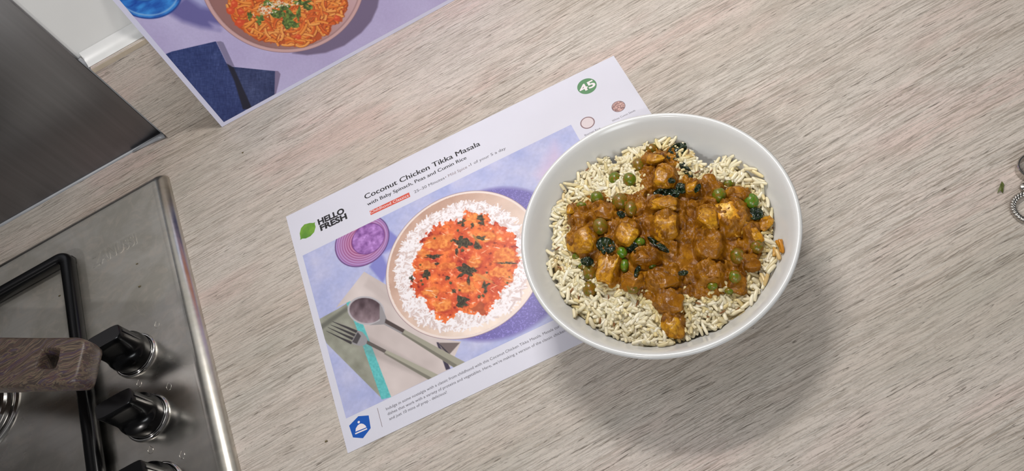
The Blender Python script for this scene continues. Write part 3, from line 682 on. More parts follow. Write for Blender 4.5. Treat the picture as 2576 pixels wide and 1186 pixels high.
# navy napkin
den = lambda X, Y: np.array((44, 60, 114)) + (nz.f(X / 1.6, Y / 9, 2)[:, None] - .5) * 34 + (nz.f(X / 9, Y / 1.6, 2)[:, None] - .5) * 26 + (nz.f(X / 50, Y / 50, 2)[:, None] - .5) * 26
R.poly(Z([(465, 337), (500, 334), (522, 345), (612, 540), (560, 535)], *z4), (132, 124, 156), 1.5); R.poly(Z([(900, 572), (965, 576), (984, 600), (972, 660), (945, 770), (900, 760)], *z4), (132, 118, 150), 1.5)
R.poly([(390, 148), (431, 130), (543, 104), (574, 168), (631, 267), (563, 320), (500, 290)], den, 1)
R.poly([(584, 168), (692, 179), (690, 250), (631, 280), (600, 240)], lambda X, Y: den(X, Y) + np.array((2, -2, -12)), 1)
R.poly([(570, 160), (588, 170), (635, 275), (611, 275), (590, 205)], (22, 24, 46), 3)
# bowl and spaghetti
R.disc(*bo, (150, 116, 124)); R.disc(bo[0], bo[1], bo[2] - .0005, (206, 166, 164)); 
db = np.hypot(R.U - bo[0], R.V - bo[1]); g = np.clip(.5 + (R.U - bo[0]) / bo[2] * .7, 0, 1)[..., None]
R.C = np.where((db < bo[2] - .0035)[..., None], np.array((152, 108, 104)) * (1 - g) + np.array((204, 168, 172)) * g, R.C)
R.blend(np.clip(1 - abs(db - bo[2] + .0035) / .0010, 0, 1) * .5, (128, 92, 92))
pasta = Z([(585, -320), (560, 0), (548, 80), (615, 155), (645, 220), (720, 270), (800, 320), (960, 365), (1130, 375), (1250, 345), (1380, 270), (1400, 200), (1480, 170), (1520, 80), (1530, -320)], *z4)
R.poly(pasta, (188, 84, 36), 3, jit=12); puv = PL1.uv(pasta); puv = puv[puv[:, 1] > .0]; lo, hi = puv.min(0), puv.max(0)
for k in range(1300):
    p = lo + rng.random(2) * (hi - lo)
    if p[1] < .045 or sdpoly(p[:1], p[1:], puv)[0] < .001: continue
    rr = rng.uniform(.006, .03); a0 = rng.random() * 6.28; sw = rng.uniform(.5, 1.5) * (.012 / rr); th = np.linspace(a0, a0 + sw, 7)
    pts = np.c_[p[0] + rr * (np.cos(th) - math.cos(a0)), p[1] + .8 * rr * (np.sin(th) - math.sin(a0))]
    if sdpoly(pts[-1:, 0], pts[-1:, 1], puv)[0] < -.0005: continue
    R.stroke(pts + .0004, .0023, (140, 52, 18), alpha=.6); col = [(226, 122, 46), (236, 146, 62), (214, 98, 36), (240, 160, 80)][k % 4]
    R.stroke(pts, .0019, col, shade=-16, alpha=1)
def blob1(cx, cy, rx, ry, col, al=1.0, n=14, j=.3, soft=1.5, ang=0.0, z=z4):
    a = np.linspace(0, 2 * math.pi, n, endpoint=False); rr = 1 + rng.normal(size=n) * j; x = rx * np.cos(a) * rr; y = ry * np.sin(a) * rr
    R.poly([(z[0] + (cx + a_ * math.cos(ang) - b_ * math.sin(ang)) * z[2], z[1] + (cy + a_ * math.sin(ang) + b_ * math.cos(ang)) * z[2]) for a_, b_ in zip(x, y)], col, soft, al)
for b_ in [(580, 90, 36, 30), (665, 95, 30, 26), (655, 185, 40, 34), (610, 30, 30, 30), (1130, 300, 26, 18), (1440, 150, 26, 26)]: blob1(*b_, (214, 76, 40), .95, j=.15, soft=3); blob1(b_[0] - 6, b_[1] - 8, b_[2] * .4, b_[3] * .3, (244, 130, 80), .8, j=.2, soft=3)
for b_ in [(820, 160, 46, 46), (735, 135, 20, 34), (960, 110, 60, 40), (1050, 160, 60, 60), (1010, 60, 60, 26), (1160, 20, 80, 26), (1210, 60, 40, 20), (1130, 110, 18, 50), (880, 30, 40, 20), (1090, 200, 40, 24)]:
    blob1(*b_, lambda X, Y: np.array((86, 112, 48)) + (nz.f(X / 4, Y / 4, 3)[:, None] - .5) * np.array((140, 170, 90)), .95, j=.25)
for b_ in [(870, 60, 90, 50), (1000, 20, 90, 30), (850, 100, 50, 24), (940, 30, 50, 40)]:
    for k in range(26):
        blob1(b_[0] + rng.normal() * b_[2] * .6, b_[1] + rng.normal() * b_[3] * .6, rng.uniform(6, 15), rng.uniform(3, 7), (238, 226, 206) if k % 3 else (208, 176, 120), .9, n=7, ang=rng.random() * 3)
R.build('printed_photo', .00003, card1)

# ------------------------------------------------------------------ bowl
BX, BY, BR = .0730, .2263, .0850
bowl_in = [(.0, .0060), (.030, .0062), (.042, .0105), (.055, .0200), (.065, .0300), (.071, .0400), (.0765, .0500), (.0800, .0570), (.0818, .0592)]
bowl_out = [(.0828, .0600), (.0840, .0600), (.0850, .0592), (.0849, .0575), (.0830, .0530), (.0795, .0460), (.0740, .0350), (.0660, .0240), (.0550, .0140), (.0430, .0068), (.0380, .0050), (.0372, .0006), (.0355, .0), (.0330, .0004), (.0325, .0030), (.0001, .0032)]
V, Fq = lathe([(max(r, .00005), z + .0001) for r, z in bowl_in + bowl_out], 160, (BX, BY, TH))
bowl = mesh('serving_bowl', V, Fq, M_ceramic)
tag(bowl, 'white porcelain bowl standing on the corner of the flat card, holding rice and curry', 'bowl')
def wall_z(r): return np.interp(r, [a for a, b in bowl_in], [b for a, b in bowl_in]) + .0006
nm = Noise(21)
def mound(x, y):
    dx = x - BX; dy = y - BY; r = np.hypot(dx, dy)
    m = .0495 - .0125 * np.clip(r / .074, 0, 1.2) ** 2.4 + .006 * dy / .07 + (nm.f(x * 70 + 50, y * 70 + 50, 3) - .5) * .005
    return np.maximum(m, wall_z(r))
def on_food(px, lift=0.0, fn=None):
    px = np.atleast_2d(np.asarray(px, float)); fn = fn or mound; z = np.full(len(px), .045)
    for _ in range(8): P = at(px, z); z = z * .4 + .6 * (fn(P[:, 0], P[:, 1]) + lift)
    return at(px, z)
zb = (1300, 260, .5564)
def ZB(l): return np.array(Z(l, *zb))
rice_px = ZB([(180, 440), (205, 385), (240, 345), (300, 310), (340, 270), (400, 250), (440, 285), (470, 235), (520, 200), (590, 180), (640, 175), (680, 160), (740, 190), (800, 230), (825, 270), (870, 290), (900, 260), (960, 250), (1020, 265), (1080, 300), (1125, 360), (1135, 430), (1165, 505), (1150, 560), (1215, 625), (1200, 700), (1175, 740), (1130, 820), (1080, 890), (1040, 950), (970, 990), (900, 1030), (830, 1045), (780, 1060), (740, 1085), (650, 1110), (560, 1100), (480, 1075), (430, 1060), (360, 1030), (290, 980), (240, 960), (250, 920), (190, 870), (180, 810), (140, 750), (135, 690), (160, 640), (165, 580), (160, 510)])
rice_xy = on_food(rice_px)[:, :2]
cur_px = ZB([(560, 235), (590, 200), (650, 190), (700, 190), (745, 240), (755, 290), (795, 335), (850, 330), (920, 350), (1000, 372), (1075, 405), (1085, 450), (1100, 500), (1145, 530), (1140, 575), (1100, 600), (1110, 650), (1098, 720), (1040, 765), (1045, 820), (1052, 860), (1010, 875), (960, 858), (900, 875), (850, 892), (800, 880), (757, 868), (745, 900), (778, 945), (770, 1010), (740, 1050), (700, 1062), (668, 1040), (640, 970), (605, 900), (560, 862), (510, 860), (470, 855), (420, 835), (380, 815), (365, 780), (300, 740), (255, 690), (230, 655), (212, 610), (220, 560), (218, 500), (235, 455), (300, 430), (330, 400), (400, 395), (420, 420), (470, 400), (540, 395), (545, 330), (530, 290)])
def sauce_base(x, y): return mound(x, y) + .004
cur_xy = on_food(cur_px, .002)[:, :2]
# rice bed
gx, gy = np.meshgrid(np.linspace(-.08, .08, 150) + BX, np.linspace(-.08, .08, 150) + BY)
sd = sdpoly(gx, gy, rice_xy); rr_ = np.hypot(gx - BX, gy - BY)
hz = np.where(sd > 0, mound(gx, gy) - .0022 * np.clip(1 - sd / .004, 0, 1) - .0016 + (nm.n(gx * 600, gy * 600) - .5) * .0014, -1)
M_rice = tint_mat('cooked_rice', .30); M_rice.set(Subsurface_Weight=.25, Subsurface_Radius=(.004, .003, .0018), Subsurface_Scale=.6); M_rice = M_rice.m
# grains
N0 = 6200
lo, hi = rice_xy.min(0), rice_xy.max(0); pp = lo + rng.random((N0, 2)) * (hi - lo)
s1 = sdpoly(pp[:, 0], pp[:, 1], rice_xy); s2 = sdpoly(pp[:, 0], pp[:, 1], cur_xy)
ok = (s1 > .0012) & (s2 < .0045); pp = pp[ok]; s1 = s1[ok]; ng = len(pp)
lay = rng.random(ng); gz = mound(pp[:, 0], pp[:, 1]) + (lay - .5) * .0036 * np.clip(s1 / .006, .3, 1)
ns, nl = 7, 9
lt = np.array([-1, -.94, -.8, -.4, 0, .4, .8, .94, 1]); rad = np.array([.25, .62, .88, 1, 1.03, 1, .85, .58, .22])
ang = np.linspace(0, 2 * math.pi, ns, endpoint=False)
yaw = nm.f(pp[:, 0] * 90, pp[:, 1] * 90, 2) * 14 + rng.normal(size=ng) * .75
pit = rng.normal(size=ng) * .32; Lg = rng.uniform(.0036, .0054, ng); Wg = rng.uniform(.00108, .00134, ng); bend = rng.normal(size=ng) * .00045
lx = lt[None, :, None] * Lg[:, None, None] * np.ones((1, 1, ns))
ly = rad[None, :, None] * np.cos(ang)[None, None, :] * Wg[:, None, None] + bend[:, None, None] * (lt[None, :, None] ** 2)
lz = rad[None, :, None] * np.sin(ang)[None, None, :] * Wg[:, None, None] * .85
cp, spn = np.cos(pit)[:, None, None], np.sin(pit)[:, None, None]; x1 = lx * cp - lz * spn; z1_ = lx * spn + lz * cp
cy, sy = np.cos(yaw)[:, None, None], np.sin(yaw)[:, None, None]; X = x1 * cy - ly * sy; Y = x1 * sy + ly * cy
X += pp[:, 0][:, None, None]; Y += pp[:, 1][:, None, None]
zc = np.maximum(gz, wall_z(np.hypot(pp[:, 0] - BX, pp[:, 1] - BY)) + .001)
Zg = z1_ + zc[:, None, None]
Vg = np.stack([X, Y, Zg], -1).reshape(-1, 3)
# keep grains out of the bowl wall
wz = wall_z(np.hypot(Vg[:, 0] - BX, Vg[:, 1] - BY)) + TH
dz_ = (wz - Vg[:, 2]).reshape(ng, -1).max(1); Vg = Vg.reshape(ng, -1, 3); Vg[:, :, 2] += np.clip(dz_, 0, 9)[:, None]
rmx = np.hypot(Vg[:, :, 0] - BX, Vg[:, :, 1] - BY).max(1); sel = (rmx < .0805) & (dz_ < .0045); Vg = Vg[sel].reshape(-1, 3); pp = pp[sel]; s2_ = s2[ok][sel]; ng = len(pp)
base = (np.arange(ng) * nl * ns)[:, None, None, None]
I, J = np.meshgrid(np.arange(nl - 1), np.arange(ns), indexing='ij')
q = np.stack([I * ns + J, I * ns + (J + 1) % ns, (I + 1) * ns + (J + 1) % ns, (I + 1) * ns + J], -1)
Fg = (base + q[None]).reshape(-1, 4)
gcol = np.array((230, 218, 184)) + rng.normal(size=(ng, 1)) * np.array((7, 8, 12)); yl = (rng.random(ng) < .08) | (s2_ > -.0010)
gcol[yl] = gcol[yl] * .55 + np.array((214, 186, 110)) * .45
stn = on_food(ZB([(1195, 640), (1195, 668), (790, 238), (1128, 800), (195, 430), (190, 745)]))[:, :2]
for k_, sp_pt in enumerate(stn):
    w_ = np.clip(1.2 - np.hypot(pp[:, 0] - sp_pt[0], pp[:, 1] - sp_pt[1]) / (.0052 if k_ < 2 else .0034), 0, 1)[:, None] * (1 if k_ < 2 else .45)
    gcol = gcol * (1 - w_) + np.array((188, 124, 22)) * w_
rice = empty('rice', (BX, BY, .04)); tag(rice, 'cooked basmati rice heaped around the curry in the white bowl', 'rice', kind='stuff')
bpy.data.objects.remove(rice)
# one mesh: bed + grains
keep = sd > .0022; idx = -np.ones(gx.size, int); kk = np.flatnonzero(keep.ravel()); idx[kk] = np.arange(len(kk))
g2 = np.arange(gx.size).reshape(gx.shape); fq = np.stack([g2[:-1, :-1], g2[:-1, 1:], g2[1:, 1:], g2[1:, :-1]], -1).reshape(-1, 4); fq = fq[(idx[fq] >= 0).all(1)]
bedz = np.where(sd > 0, hz, np.maximum(mound(gx, gy) - .004, wall_z(rr_)))
bedz = np.maximum(bedz - .0015 * np.clip(1 - sd / .006, 0, 1), wall_z(rr_) + TH - .0003)
Vb = np.stack([gx, gy, bedz], -1).reshape(-1, 3)[kk]
Vall = np.vstack([Vb, Vg]); Fall = np.vstack([idx[fq], Fg + len(Vb)])
Call = np.vstack([np.tile(lin((212, 196, 156)), (len(Vb), 1)), np.repeat(lin(np.clip(gcol, 0, 255)), nl * ns, axis=0)])
rice = bigmesh('rice', Vall, Fall, M_rice, None, True, Call)
tag(rice, 'cooked basmati rice heaped around the curry in the white bowl', 'rice', kind='stuff')

# sauce with its lumps
t = NT('curry_sauce'); f1 = t.noise(t.coord((110, 110, 110)), 1, 5, .62, .4); f2 = t.noise(t.coord((420, 420, 420)), 1, 4, .65, .3); f3 = t.noise(t.coord((1500, 1500, 1500)), 1, 2, .5)
c = t.ramp(f1, [(.30, (98, 56, 6)), (.45, (130, 80, 12)), (.56, (150, 97, 17)), (.68, (176, 120, 26))])
c = t.mix(t.ramp(f2, [(.30, .7), (.44, 0.0)]), c, (96, 46, 4)); c = t.mix(t.ramp(f2, [(.56, 0.0), (.72, .5)]), c, (182, 126, 32))  # low noise goes dark brown: crevice shade put into the sauce colour
t.set(Base_Color=c, Roughness=.17, Specular_IOR_Level=.32)
hh = t.math('ADD', t.math('MULTIPLY', f2, 1.0), t.math('MULTIPLY', f3, .35)); t.bump(hh, .38, .0012); M_sauce = t.m
CH = [  # x y rx ry (zoom px), angle deg (image), lift mm, tone, label
    (272, 505, 52, 40, -30, 3.5, 0, 'brown sauce-coated chicken piece at the left edge, the smaller of the two stacked there'),
    (285, 607, 76, 62, 0, 4.5, 1, 'large orange chicken chunk at the far left edge of the curry'),
    (668, 330, 50, 58, 20, 6.5, 1, 'orange chicken chunk in the upper middle above the dark leaves'),
    (412, 728, 52, 78, 15, 5.0, 1, 'tall orange chicken chunk beside the two lower left peas'),
    (668, 545, 58, 58, 0, 7.0, 1, 'sauce-covered chicken chunk at the centre of the curry'),
    (865, 512, 50, 52, 0, 6.5, 1, 'squarish chicken chunk just left of the pale yellow one'),
    (978, 506, 66, 74, -12, 7.5, 2, 'large chicken chunk with a bare pale yellow face at upper right'),
    (1068, 585, 40, 50, -15, 6.0, 1, 'chicken chunk below right of the pale yellow one'),
    (1128, 540, 26, 38, 30, 4.0, 1, 'small orange chicken corner at the right edge of the curry'),
    (497, 578, 50, 56, 30, 5.5, 1, 'rounded chicken chunk left of centre above the green leaf'),
    (878, 362, 48, 42, 0, 5.0, 0, 'brown chicken lump near the top right beside the rice'),
    (1008, 404, 62, 30, 15, 5.0, 0, 'flat brown chicken strip between the upper right peas'),
    (868, 632, 62, 60, 0, 7.0, 0, 'thickly coated chicken lump below the squarish one, right of centre'),
    (658, 452, 70, 34, 5, 7.0, 1, 'long coated chicken piece just below the dark leaves'),
    (870, 752, 56, 46, 0, 5.0, 0, 'flat-topped chicken piece in the lower right of the curry'),
    (702, 1000, 54, 52, 0, 4.0, 1, 'orange chicken chunk at the bottom tip of the curry'),
    (690, 890, 62, 46, 10, 5.5, 0, 'coated chicken piece above the bottom tip'),
    (612, 245, 56, 28, 0, 5.0, 1, 'orange chicken strip at the top of the curry'),
    (578, 690, 62, 36, -10, 6.0, 0, 'shredded brown chicken piece beside the lower green peas'),
    (998, 812, 38, 42, 20, 4.0, 0, 'small coated chicken lump at the lower right edge'),
    (1055, 722, 44, 36, 0, 4.0, 0, 'reddish brown chicken piece at the right edge above the rice'),
    (795, 375, 34, 36, 0, 6.0, 1, 'small yellowish chicken piece right of the dark leaves'),
    (240, 478, 20, 22, 0, 4.5, 1, 'tiny orange chicken scrap at the top left of the left pair'),
    (655, 790, 70, 44, 0, 5.5, 0, 'broad coated chicken piece low in the middle of the curry'),
    (385, 480, 62, 40, 10, 3.5, 0, 'lumpy sauce-covered chicken beside the left peas'),
    (520, 800, 54, 40, 0, 4.0, 0, 'dark coated chicken piece over the lower left rice'),
]
MMZ = zb[2] / 3.75e3     # metres per zoom pixel at food height
ch_pos = on_food(ZB([(c_[0], c_[1]) for c_ in CH]), .006)[:, :2]
gx, gy = np.meshgrid(np.arange(-.068, .068, .00055) + BX, np.arange(-.078, .078, .00055) + BY)
sd = sdpoly(gx, gy, cur_xy + 0.0)
sdw = sd + (nm.f(gx * 260, gy * 260, 3) - .5) * .006
thick = np.clip(sdw / .0045, 0, 1); thick = np.sqrt(np.clip(1 - (1 - thick) ** 2, 0, 1))
hs = mound(gx, gy) - .0030 + thick * .0065
bump = np.zeros(gx.shape)
def ang_world(deg):  # image angle -> world yaw
    a = math.radians(deg); return a
imR = at1(1700, 580, .05) - at1(1690, 580, .05); imU = at1(1690, 570, .05) - at1(1690, 580, .05)
sx_ = np.linalg.norm(imR) / 10; sy_ = np.linalg.norm(imU) / 10; imR = imR / np.linalg.norm(imR); imU = imU / np.linalg.norm(imU)
for (cx, cy_, rx, ry, an, lf, tone, lb), p in zip(CH, ch_pos):
    dx = gx - p[0]; dy = gy - p[1]; u_ = (dx * imR[0] + dy * imR[1]) / (rx * zb[2] * sx_); v_ = (dx * imU[0] + dy * imU[1]) / (ry * zb[2] * sy_)
    a = math.radians(an); uu = u_ * math.cos(a) - v_ * math.sin(a); vv = u_ * math.sin(a) + v_ * math.cos(a); d = (np.abs(uu) ** 2.6 + np.abs(vv) ** 2.6) ** (1 / 2.6)
    b_ = np.clip((1.28 - d) / .5, 0, 1); b_ = b_ * b_ * (3 - 2 * b_) * lf * .00085 * (1 + .5 * (nm.f(dx * 190 + cx, dy * 190, 3) - .5)); bump = np.maximum(bump, b_)
hs = hs + bump * thick
rough_n = nm.f(gx * 330 + 9, gy * 330, 4); hs += thick * ((rough_n - .5) * .0062 + (nm.f(gx * 800, gy * 800, 2) - .5) * .0010)
pit_ = nm.f(gx * 120 + 70, gy * 120 + 30, 3); hs -= thick * np.clip(.46 - pit_, 0, 1) * .040 * np.clip(1 - bump / .002, 0, 1)
hs = np.where(sdw > .0025, np.maximum(hs, mound(gx, gy) + .0012), hs)
keep = sdw > -.0006; idx = -np.ones(gx.size, int); kk = np.flatnonzero(keep.ravel()); idx[kk] = np.arange(len(kk))
g2 = np.arange(gx.size).reshape(gx.shape); fq = np.stack([g2[:-1, :-1], g2[:-1, 1:], g2[1:, 1:], g2[1:, :-1]], -1).reshape(-1, 4); fq = fq[(idx[fq] >= 0).all(1)]
hs = np.maximum(hs, wall_z(np.hypot(gx - BX, gy - BY)) + TH + .0004)
sauce = bigmesh('curry_sauce', np.stack([gx, gy, hs], -1).reshape(-1, 3)[kk], idx[fq], M_sauce)
tag(sauce, 'glossy orange-brown curry sauce poured over the rice in the bowl', 'sauce')
HG = hs.copy(); HGx = gx[0]; HGy = gy[:, 0]
def sauce_h(x, y):
    i = np.clip(np.searchsorted(HGx, x), 0, len(HGx) - 1); j = np.clip(np.searchsorted(HGy, y), 0, len(HGy) - 1)
    return np.where(keep[j, i], np.maximum(HG[j, i], mound(x, y)), mound(x, y))
# chicken
def chicken_mat(name, stops, cover):
    t = NT(name); f1 = t.noise(t.coord((95, 95, 95)), 1, 4, .6, .5); f2 = t.noise(t.coord((380, 380, 380)), 1, 4, .6, .3)
    c = t.ramp(f1, stops); c = t.mix(t.ramp(f2, [(.38, cover), (.56, 0.0)]), c, (128, 78, 12))
    t.set(Base_Color=c, Roughness=.2, Specular_IOR_Level=.35); t.bump(f2, .4, .0012); return t.m
M_ch = [chicken_mat('sauce_coated_chicken', [(.30, (112, 66, 8)), (.5, (146, 93, 14)), (.7, (174, 116, 24))], .8),
        chicken_mat('orange_chicken', [(.30, (150, 96, 12)), (.5, (188, 130, 22)), (.7, (214, 164, 46))], .75),
        chicken_mat('pale_yellow_chicken', [(.30, (186, 108, 22)), (.45, (222, 156, 44)), (.62, (238, 192, 84))], .6)]
def ico(sub):
    bm = bmesh.new(); bmesh.ops.create_icosphere(bm, subdivisions=sub, radius=1); V = np.array([v.co[:] for v in bm.verts]); Fq = np.array([[v.index for v in f.verts] for f in bm.faces]); bm.free(); return V, Fq
ICO4 = ico(4); ICO3 = ico(3)
for (cx, cy_, rx, ry, an, lf, tone, lb), p in zip(CH, ch_pos):
    V, Fq = ICO4; V = V.copy(); V = V / (np.abs(V) ** 3.4).sum(1)[:, None] ** (1 / 3.4)
    r2 = np.random.default_rng(int(cx * 7 + cy_))
    tl = np.array(Matrix.Rotation(r2.uniform(-.35, .35), 3, 'X') @ Matrix.Rotation(r2.uniform(-.35, .35), 3, 'Y')); V = V @ tl.T
    for _ in range(7):
        n_ = r2.normal(size=3); n_ /= np.linalg.norm(n_); n_[2] = abs(n_[2]); lim = r2.uniform(.66, .95); d = V @ n_; V -= np.outer(np.clip(d - lim, 0, 9), n_) * .88
    V *= 1 + .42 * (nm.f(V[:, 0] * 1.5 + cx, V[:, 1] * 1.5 + V[:, 2] * 1.2 + 5, 3)[:, None] - .48)
    a = math.radians(an); ca, sa = math.cos(a), math.sin(a)
    u_ = V[:, 0] * rx * .93 * ca - V[:, 1] * ry * .93 * sa; v_ = -(V[:, 0] * rx * .93 * sa) * -1 * 1.0 + V[:, 1] * ry * .93 * ca
    v_ = V[:, 1] * ry * .93 * ca - V[:, 0] * rx * .93 * sa
    u_ = V[:, 0] * rx * .93 * ca + V[:, 1] * ry * .93 * sa
    rzv = min(rx, ry) * zb[2] * sx_ * .62
    base = sauce_h(p[0:1], p[1:2])[0]; topz = base + (.0007, .0015, .0026)[tone]
    P = np.outer(u_ * zb[2] * sx_, imR) + np.outer(v_ * zb[2] * sy_, imU); P[:, 2] = V[:, 2] * rzv
    zc_ = topz - rzv * .9
    # tilt to follow a random slope
    P[:, 2] += (P[:, 0] * r2.uniform(-.18, .18) + P[:, 1] * r2.uniform(-.18, .18))
    ctr = on_food([ZB([(cx, cy_)])[0]], topz - mound(p[0:1], p[1:2])[0] - .001)[0]
    P[:, 0] += ctr[0]; P[:, 1] += ctr[1]; P[:, 2] += zc_
    P[:, 2] = np.maximum(P[:, 2], wall_z(np.hypot(P[:, 0] - BX, P[:, 1] - BY)) + TH + .0004)
    o = bigmesh('chicken_piece', P, Fq, M_ch[tone]); tag(o, lb, 'chicken', 'chicken pieces in the curry')
# peas
def pea_mat(name, g, cover):
    t = NT(name); f1 = t.noise(t.coord((420, 420, 420)), 1, 5, .7, .6); f2 = t.noise(t.coord((700, 700, 700)), 1, 3)
    c = t.ramp(f1, [(.30, tuple(np.array(g) - 18)), (.6, g)]); c = t.mix(t.ramp(f1, [(.5 - cover * .25, 0.0), (.62 - cover * .2, .9)]), c, (134, 88, 22))
    t.set(Base_Color=c, Roughness=.25, Subsurface_Weight=.08, Subsurface_Radius=(.002, .002, .001), Subsurface_Scale=.5); t.bump(f2, .35, .0006); return t.m
M_pea = [pea_mat('green_pea', (98, 118, 24), .14), pea_mat('sauced_pea', (106, 108, 22), .36), pea_mat('bright_pea', (86, 126, 30), .0)]
PEAS = [
    (445, 343, 33, 33, 0, 6, 'green pea at upper left, left one of the touching pair'), (510, 347, 33, 33, 0, 6, 'green pea at upper left, right one of the touching pair'),
    (362, 427, 32, 30, 0, 5, 'half sauced pea at the left under the rice edge'), (467, 445, 40, 38, 1, 6, 'large sauce-coated pea below the touching pair'),
    (516, 478, 30, 38, 1, 6, 'partly buried green pea right of the large sauced one'), (610, 208, 31, 26, 1, 5, 'brown-coated pea at the very top of the curry'),
    (550, 280, 32, 34, 1, 6, 'sauce-coated pea at the upper left shoulder of the curry'), (660, 202, 24, 16, 1, 4, 'half-hidden pea right of the topmost one'),
    (378, 557, 38, 38, 1, 5, 'brown-coated pea between the left chicken pieces'), (330, 766, 32, 35, 1, 4, 'sauced pea with a green top at lower left, upper of two'),
    (330, 841, 34, 34, 1, 3.5, 'sauced pea with a green top lying on the rice, lower of two'), (475, 675, 26, 25, 2, 7, 'bright green pea beside the dark leaf'),
    (487, 733, 20, 32, 2, 7, 'bright green oval pea below the dark leaf'), (555, 630, 27, 22, 2, 7, 'green pea right of the dark leaf'),
    (915, 416, 34, 34, 0, 6, 'green pea under the flat brown strip at upper right'), (1060, 443, 34, 34, 2, 5, 'dark green pea at the right end of the brown strip'),
    (958, 366, 30, 22, 0, 4.5, 'pale green pea at the rice edge above the brown strip'), (1085, 650, 30, 28, 1, 5, 'sauced pea at the right under the orange chunk'),
    (523, 832, 32, 30, 1, 6, 'brown-coated round pea at the lower edge of the curry'), (292, 462, 26, 16, 0, 4, 'flat green pea peeking out above the left pair of chicken'),
    (998, 692, 32, 34, 1, 5, 'dark sauced pea in the hollow at the right'), (986, 786, 26, 26, 0, 6, 'half green pea on the small lump at lower right'),
    (612, 735, 20, 14, 2, 7, 'small green pea edge in the middle of the sauce'), (884, 826, 24, 18, 0, 6, 'green pea edge near the lower right rice'),
    (960, 850, 20, 14, 0, 4.5, 'green pea edge at the lower right rice line'), (270, 692, 22, 20, 0, 4, 'green pea below the large left chicken chunk'), (296, 738, 22, 18, 0, 4, 'flattened green pea above the two lower left peas')]
pe = []
for x, y, rx, ry, tone, lf, lb in PEAS:
    V, Fq = ICO3; r_ = max(rx, ry) * zb[2] * sx_ * .97
    pt = at(ZB([(x, y)]), .05)[0]; g_ = on_food([ZB([(x, y)])[0]], 0.0, sauce_h)[0]
    V = V * (1 + .05 * (nm.f(V[:, 0] * 2 + x, V[:, 1] * 2 + V[:, 2] + 4, 2)[:, None] - .5))
    P = np.outer(V[:, 0] * rx * zb[2] * sx_, imR) + np.outer(V[:, 1] * ry * zb[2] * sy_ * .97, imU)
    rz_ = min(rx, ry) * zb[2] * sx_; P[:, 2] = V[:, 2] * rz_
    lift_ = rz_ * (.25 if rx > 24 or ry > 24 else -.05)
    ctr = on_food([ZB([(x, y)])[0]], lift_, sauce_h)[0]; P += ctr
    P[:, 2] = np.maximum(P[:, 2], wall_z(np.hypot(P[:, 0] - BX, P[:, 1] - BY)) + TH + .0004)
    o = bigmesh('pea', P, Fq, M_pea[tone]); tag(o, lb, 'pea', 'peas in the curry')
# spinach
t = NT('wilted_spinach'); f = t.noise(t.coord((260, 260, 260)), 1, 4); t.set(Base_Color=t.ramp(f, [(.35, (10, 24, 12)), (.6, (26, 48, 22)), (.75, (64, 66, 24))]), Roughness=.18, Coat_Weight=.4); t.bump(f, .4, .001); M_spin = t.m
LEAF = [(722, 215, 30, 48, 60, 'dark wilted spinach leaf standing at the top of the curry'), (745, 384, 28, 26, 20, 'glossy dark spinach leaf above the centre'),
        (676, 408, 60, 22, 0, 'wide dark spinach leaf under the upper middle chicken'), (402, 645, 44, 34, 10, 'dark crumpled spinach right of the large left chicken chunk'),
        (522, 652, 26, 22, -30, 'dark spinach scrap between the green peas'), (640, 640, 60, 13, 35, 'thin curling spinach stem left of centre'),
        (318, 713, 30, 18, 5, 'small black-green spinach scrap at the lower left edge'), (752, 766, 24, 11, -10, 'tiny black spinach fleck in the lower sauce'),
        (1080, 496, 34, 28, 10, 'dark spinach leaf beneath the right dark pea'), (818, 382, 12, 22, 30, 'narrow spinach scrap right of the small chicken piece'),
        (765, 300, 44, 18, 50, 'brown-green spinach stem at the upper right shoulder'), (545, 758, 12, 28, 20, 'thin dark spinach strand in the lower left sauce'),
        (470, 500, 20, 14, 20, 'black-green spinach edge beneath the large sauced pea'), (700, 350, 18, 12, 0, 'small spinach scrap beside the upper middle chicken')]
for x, y, rx, ry, an, lb in LEAF:
    n1, n2 = 22, 12; a_, b_ = np.meshgrid(np.linspace(-1, 1, n1), np.linspace(-1, 1, n2)); wv_ = np.sqrt(np.clip(1 - a_ ** 2, 0, 1)) * .95 + .05
    u_ = a_ * rx; v_ = b_ * wv_ * ry + nm.f(a_ * 1.5 + x, b_ * 1.2 + y, 2) * ry * .5 - ry * .25
    a = math.radians(an); U_ = u_ * math.cos(a) - v_ * math.sin(a); V_ = u_ * math.sin(a) + v_ * math.cos(a)
    px = np.c_[(U_ + x).ravel(), (V_ + y).ravel()]; P = on_food(ZB(px), .0006, sauce_h)
    mz = sauce_h(P[:, 0], P[:, 1]); zz = np.full(len(P), np.median(P[:, 2])) * .6 + P[:, 2] * .4 + .0022 + ((nm.f(px[:, 0] / 14, px[:, 1] / 14, 3) - .5) * .007)
    P = at(ZB(px), zz)
    ii = np.arange(n1 * n2).reshape(n2, n1); fq = np.stack([ii[:-1, :-1], ii[:-1, 1:], ii[1:, 1:], ii[1:, :-1]], -1).reshape(-1, 4)
    top = P; bot = P - np.array([0, 0, .0006]); V = np.vstack([top, bot]); nn_ = n1 * n2
    rim = list(ii[0, :]) + list(ii[1:, -1]) + list(ii[-1, -2::-1]) + list(ii[-2:0:-1, 0]); side = [(rim[k], rim[(k + 1) % len(rim)], rim[(k + 1) % len(rim)] + nn_, rim[k] + nn_) for k in range(len(rim))]
    o = bigmesh('spinach_leaf', V, np.vstack([fq, fq[:, ::-1] + nn_, np.array(side)]), M_spin); tag(o, lb, 'spinach', 'spinach in the curry')
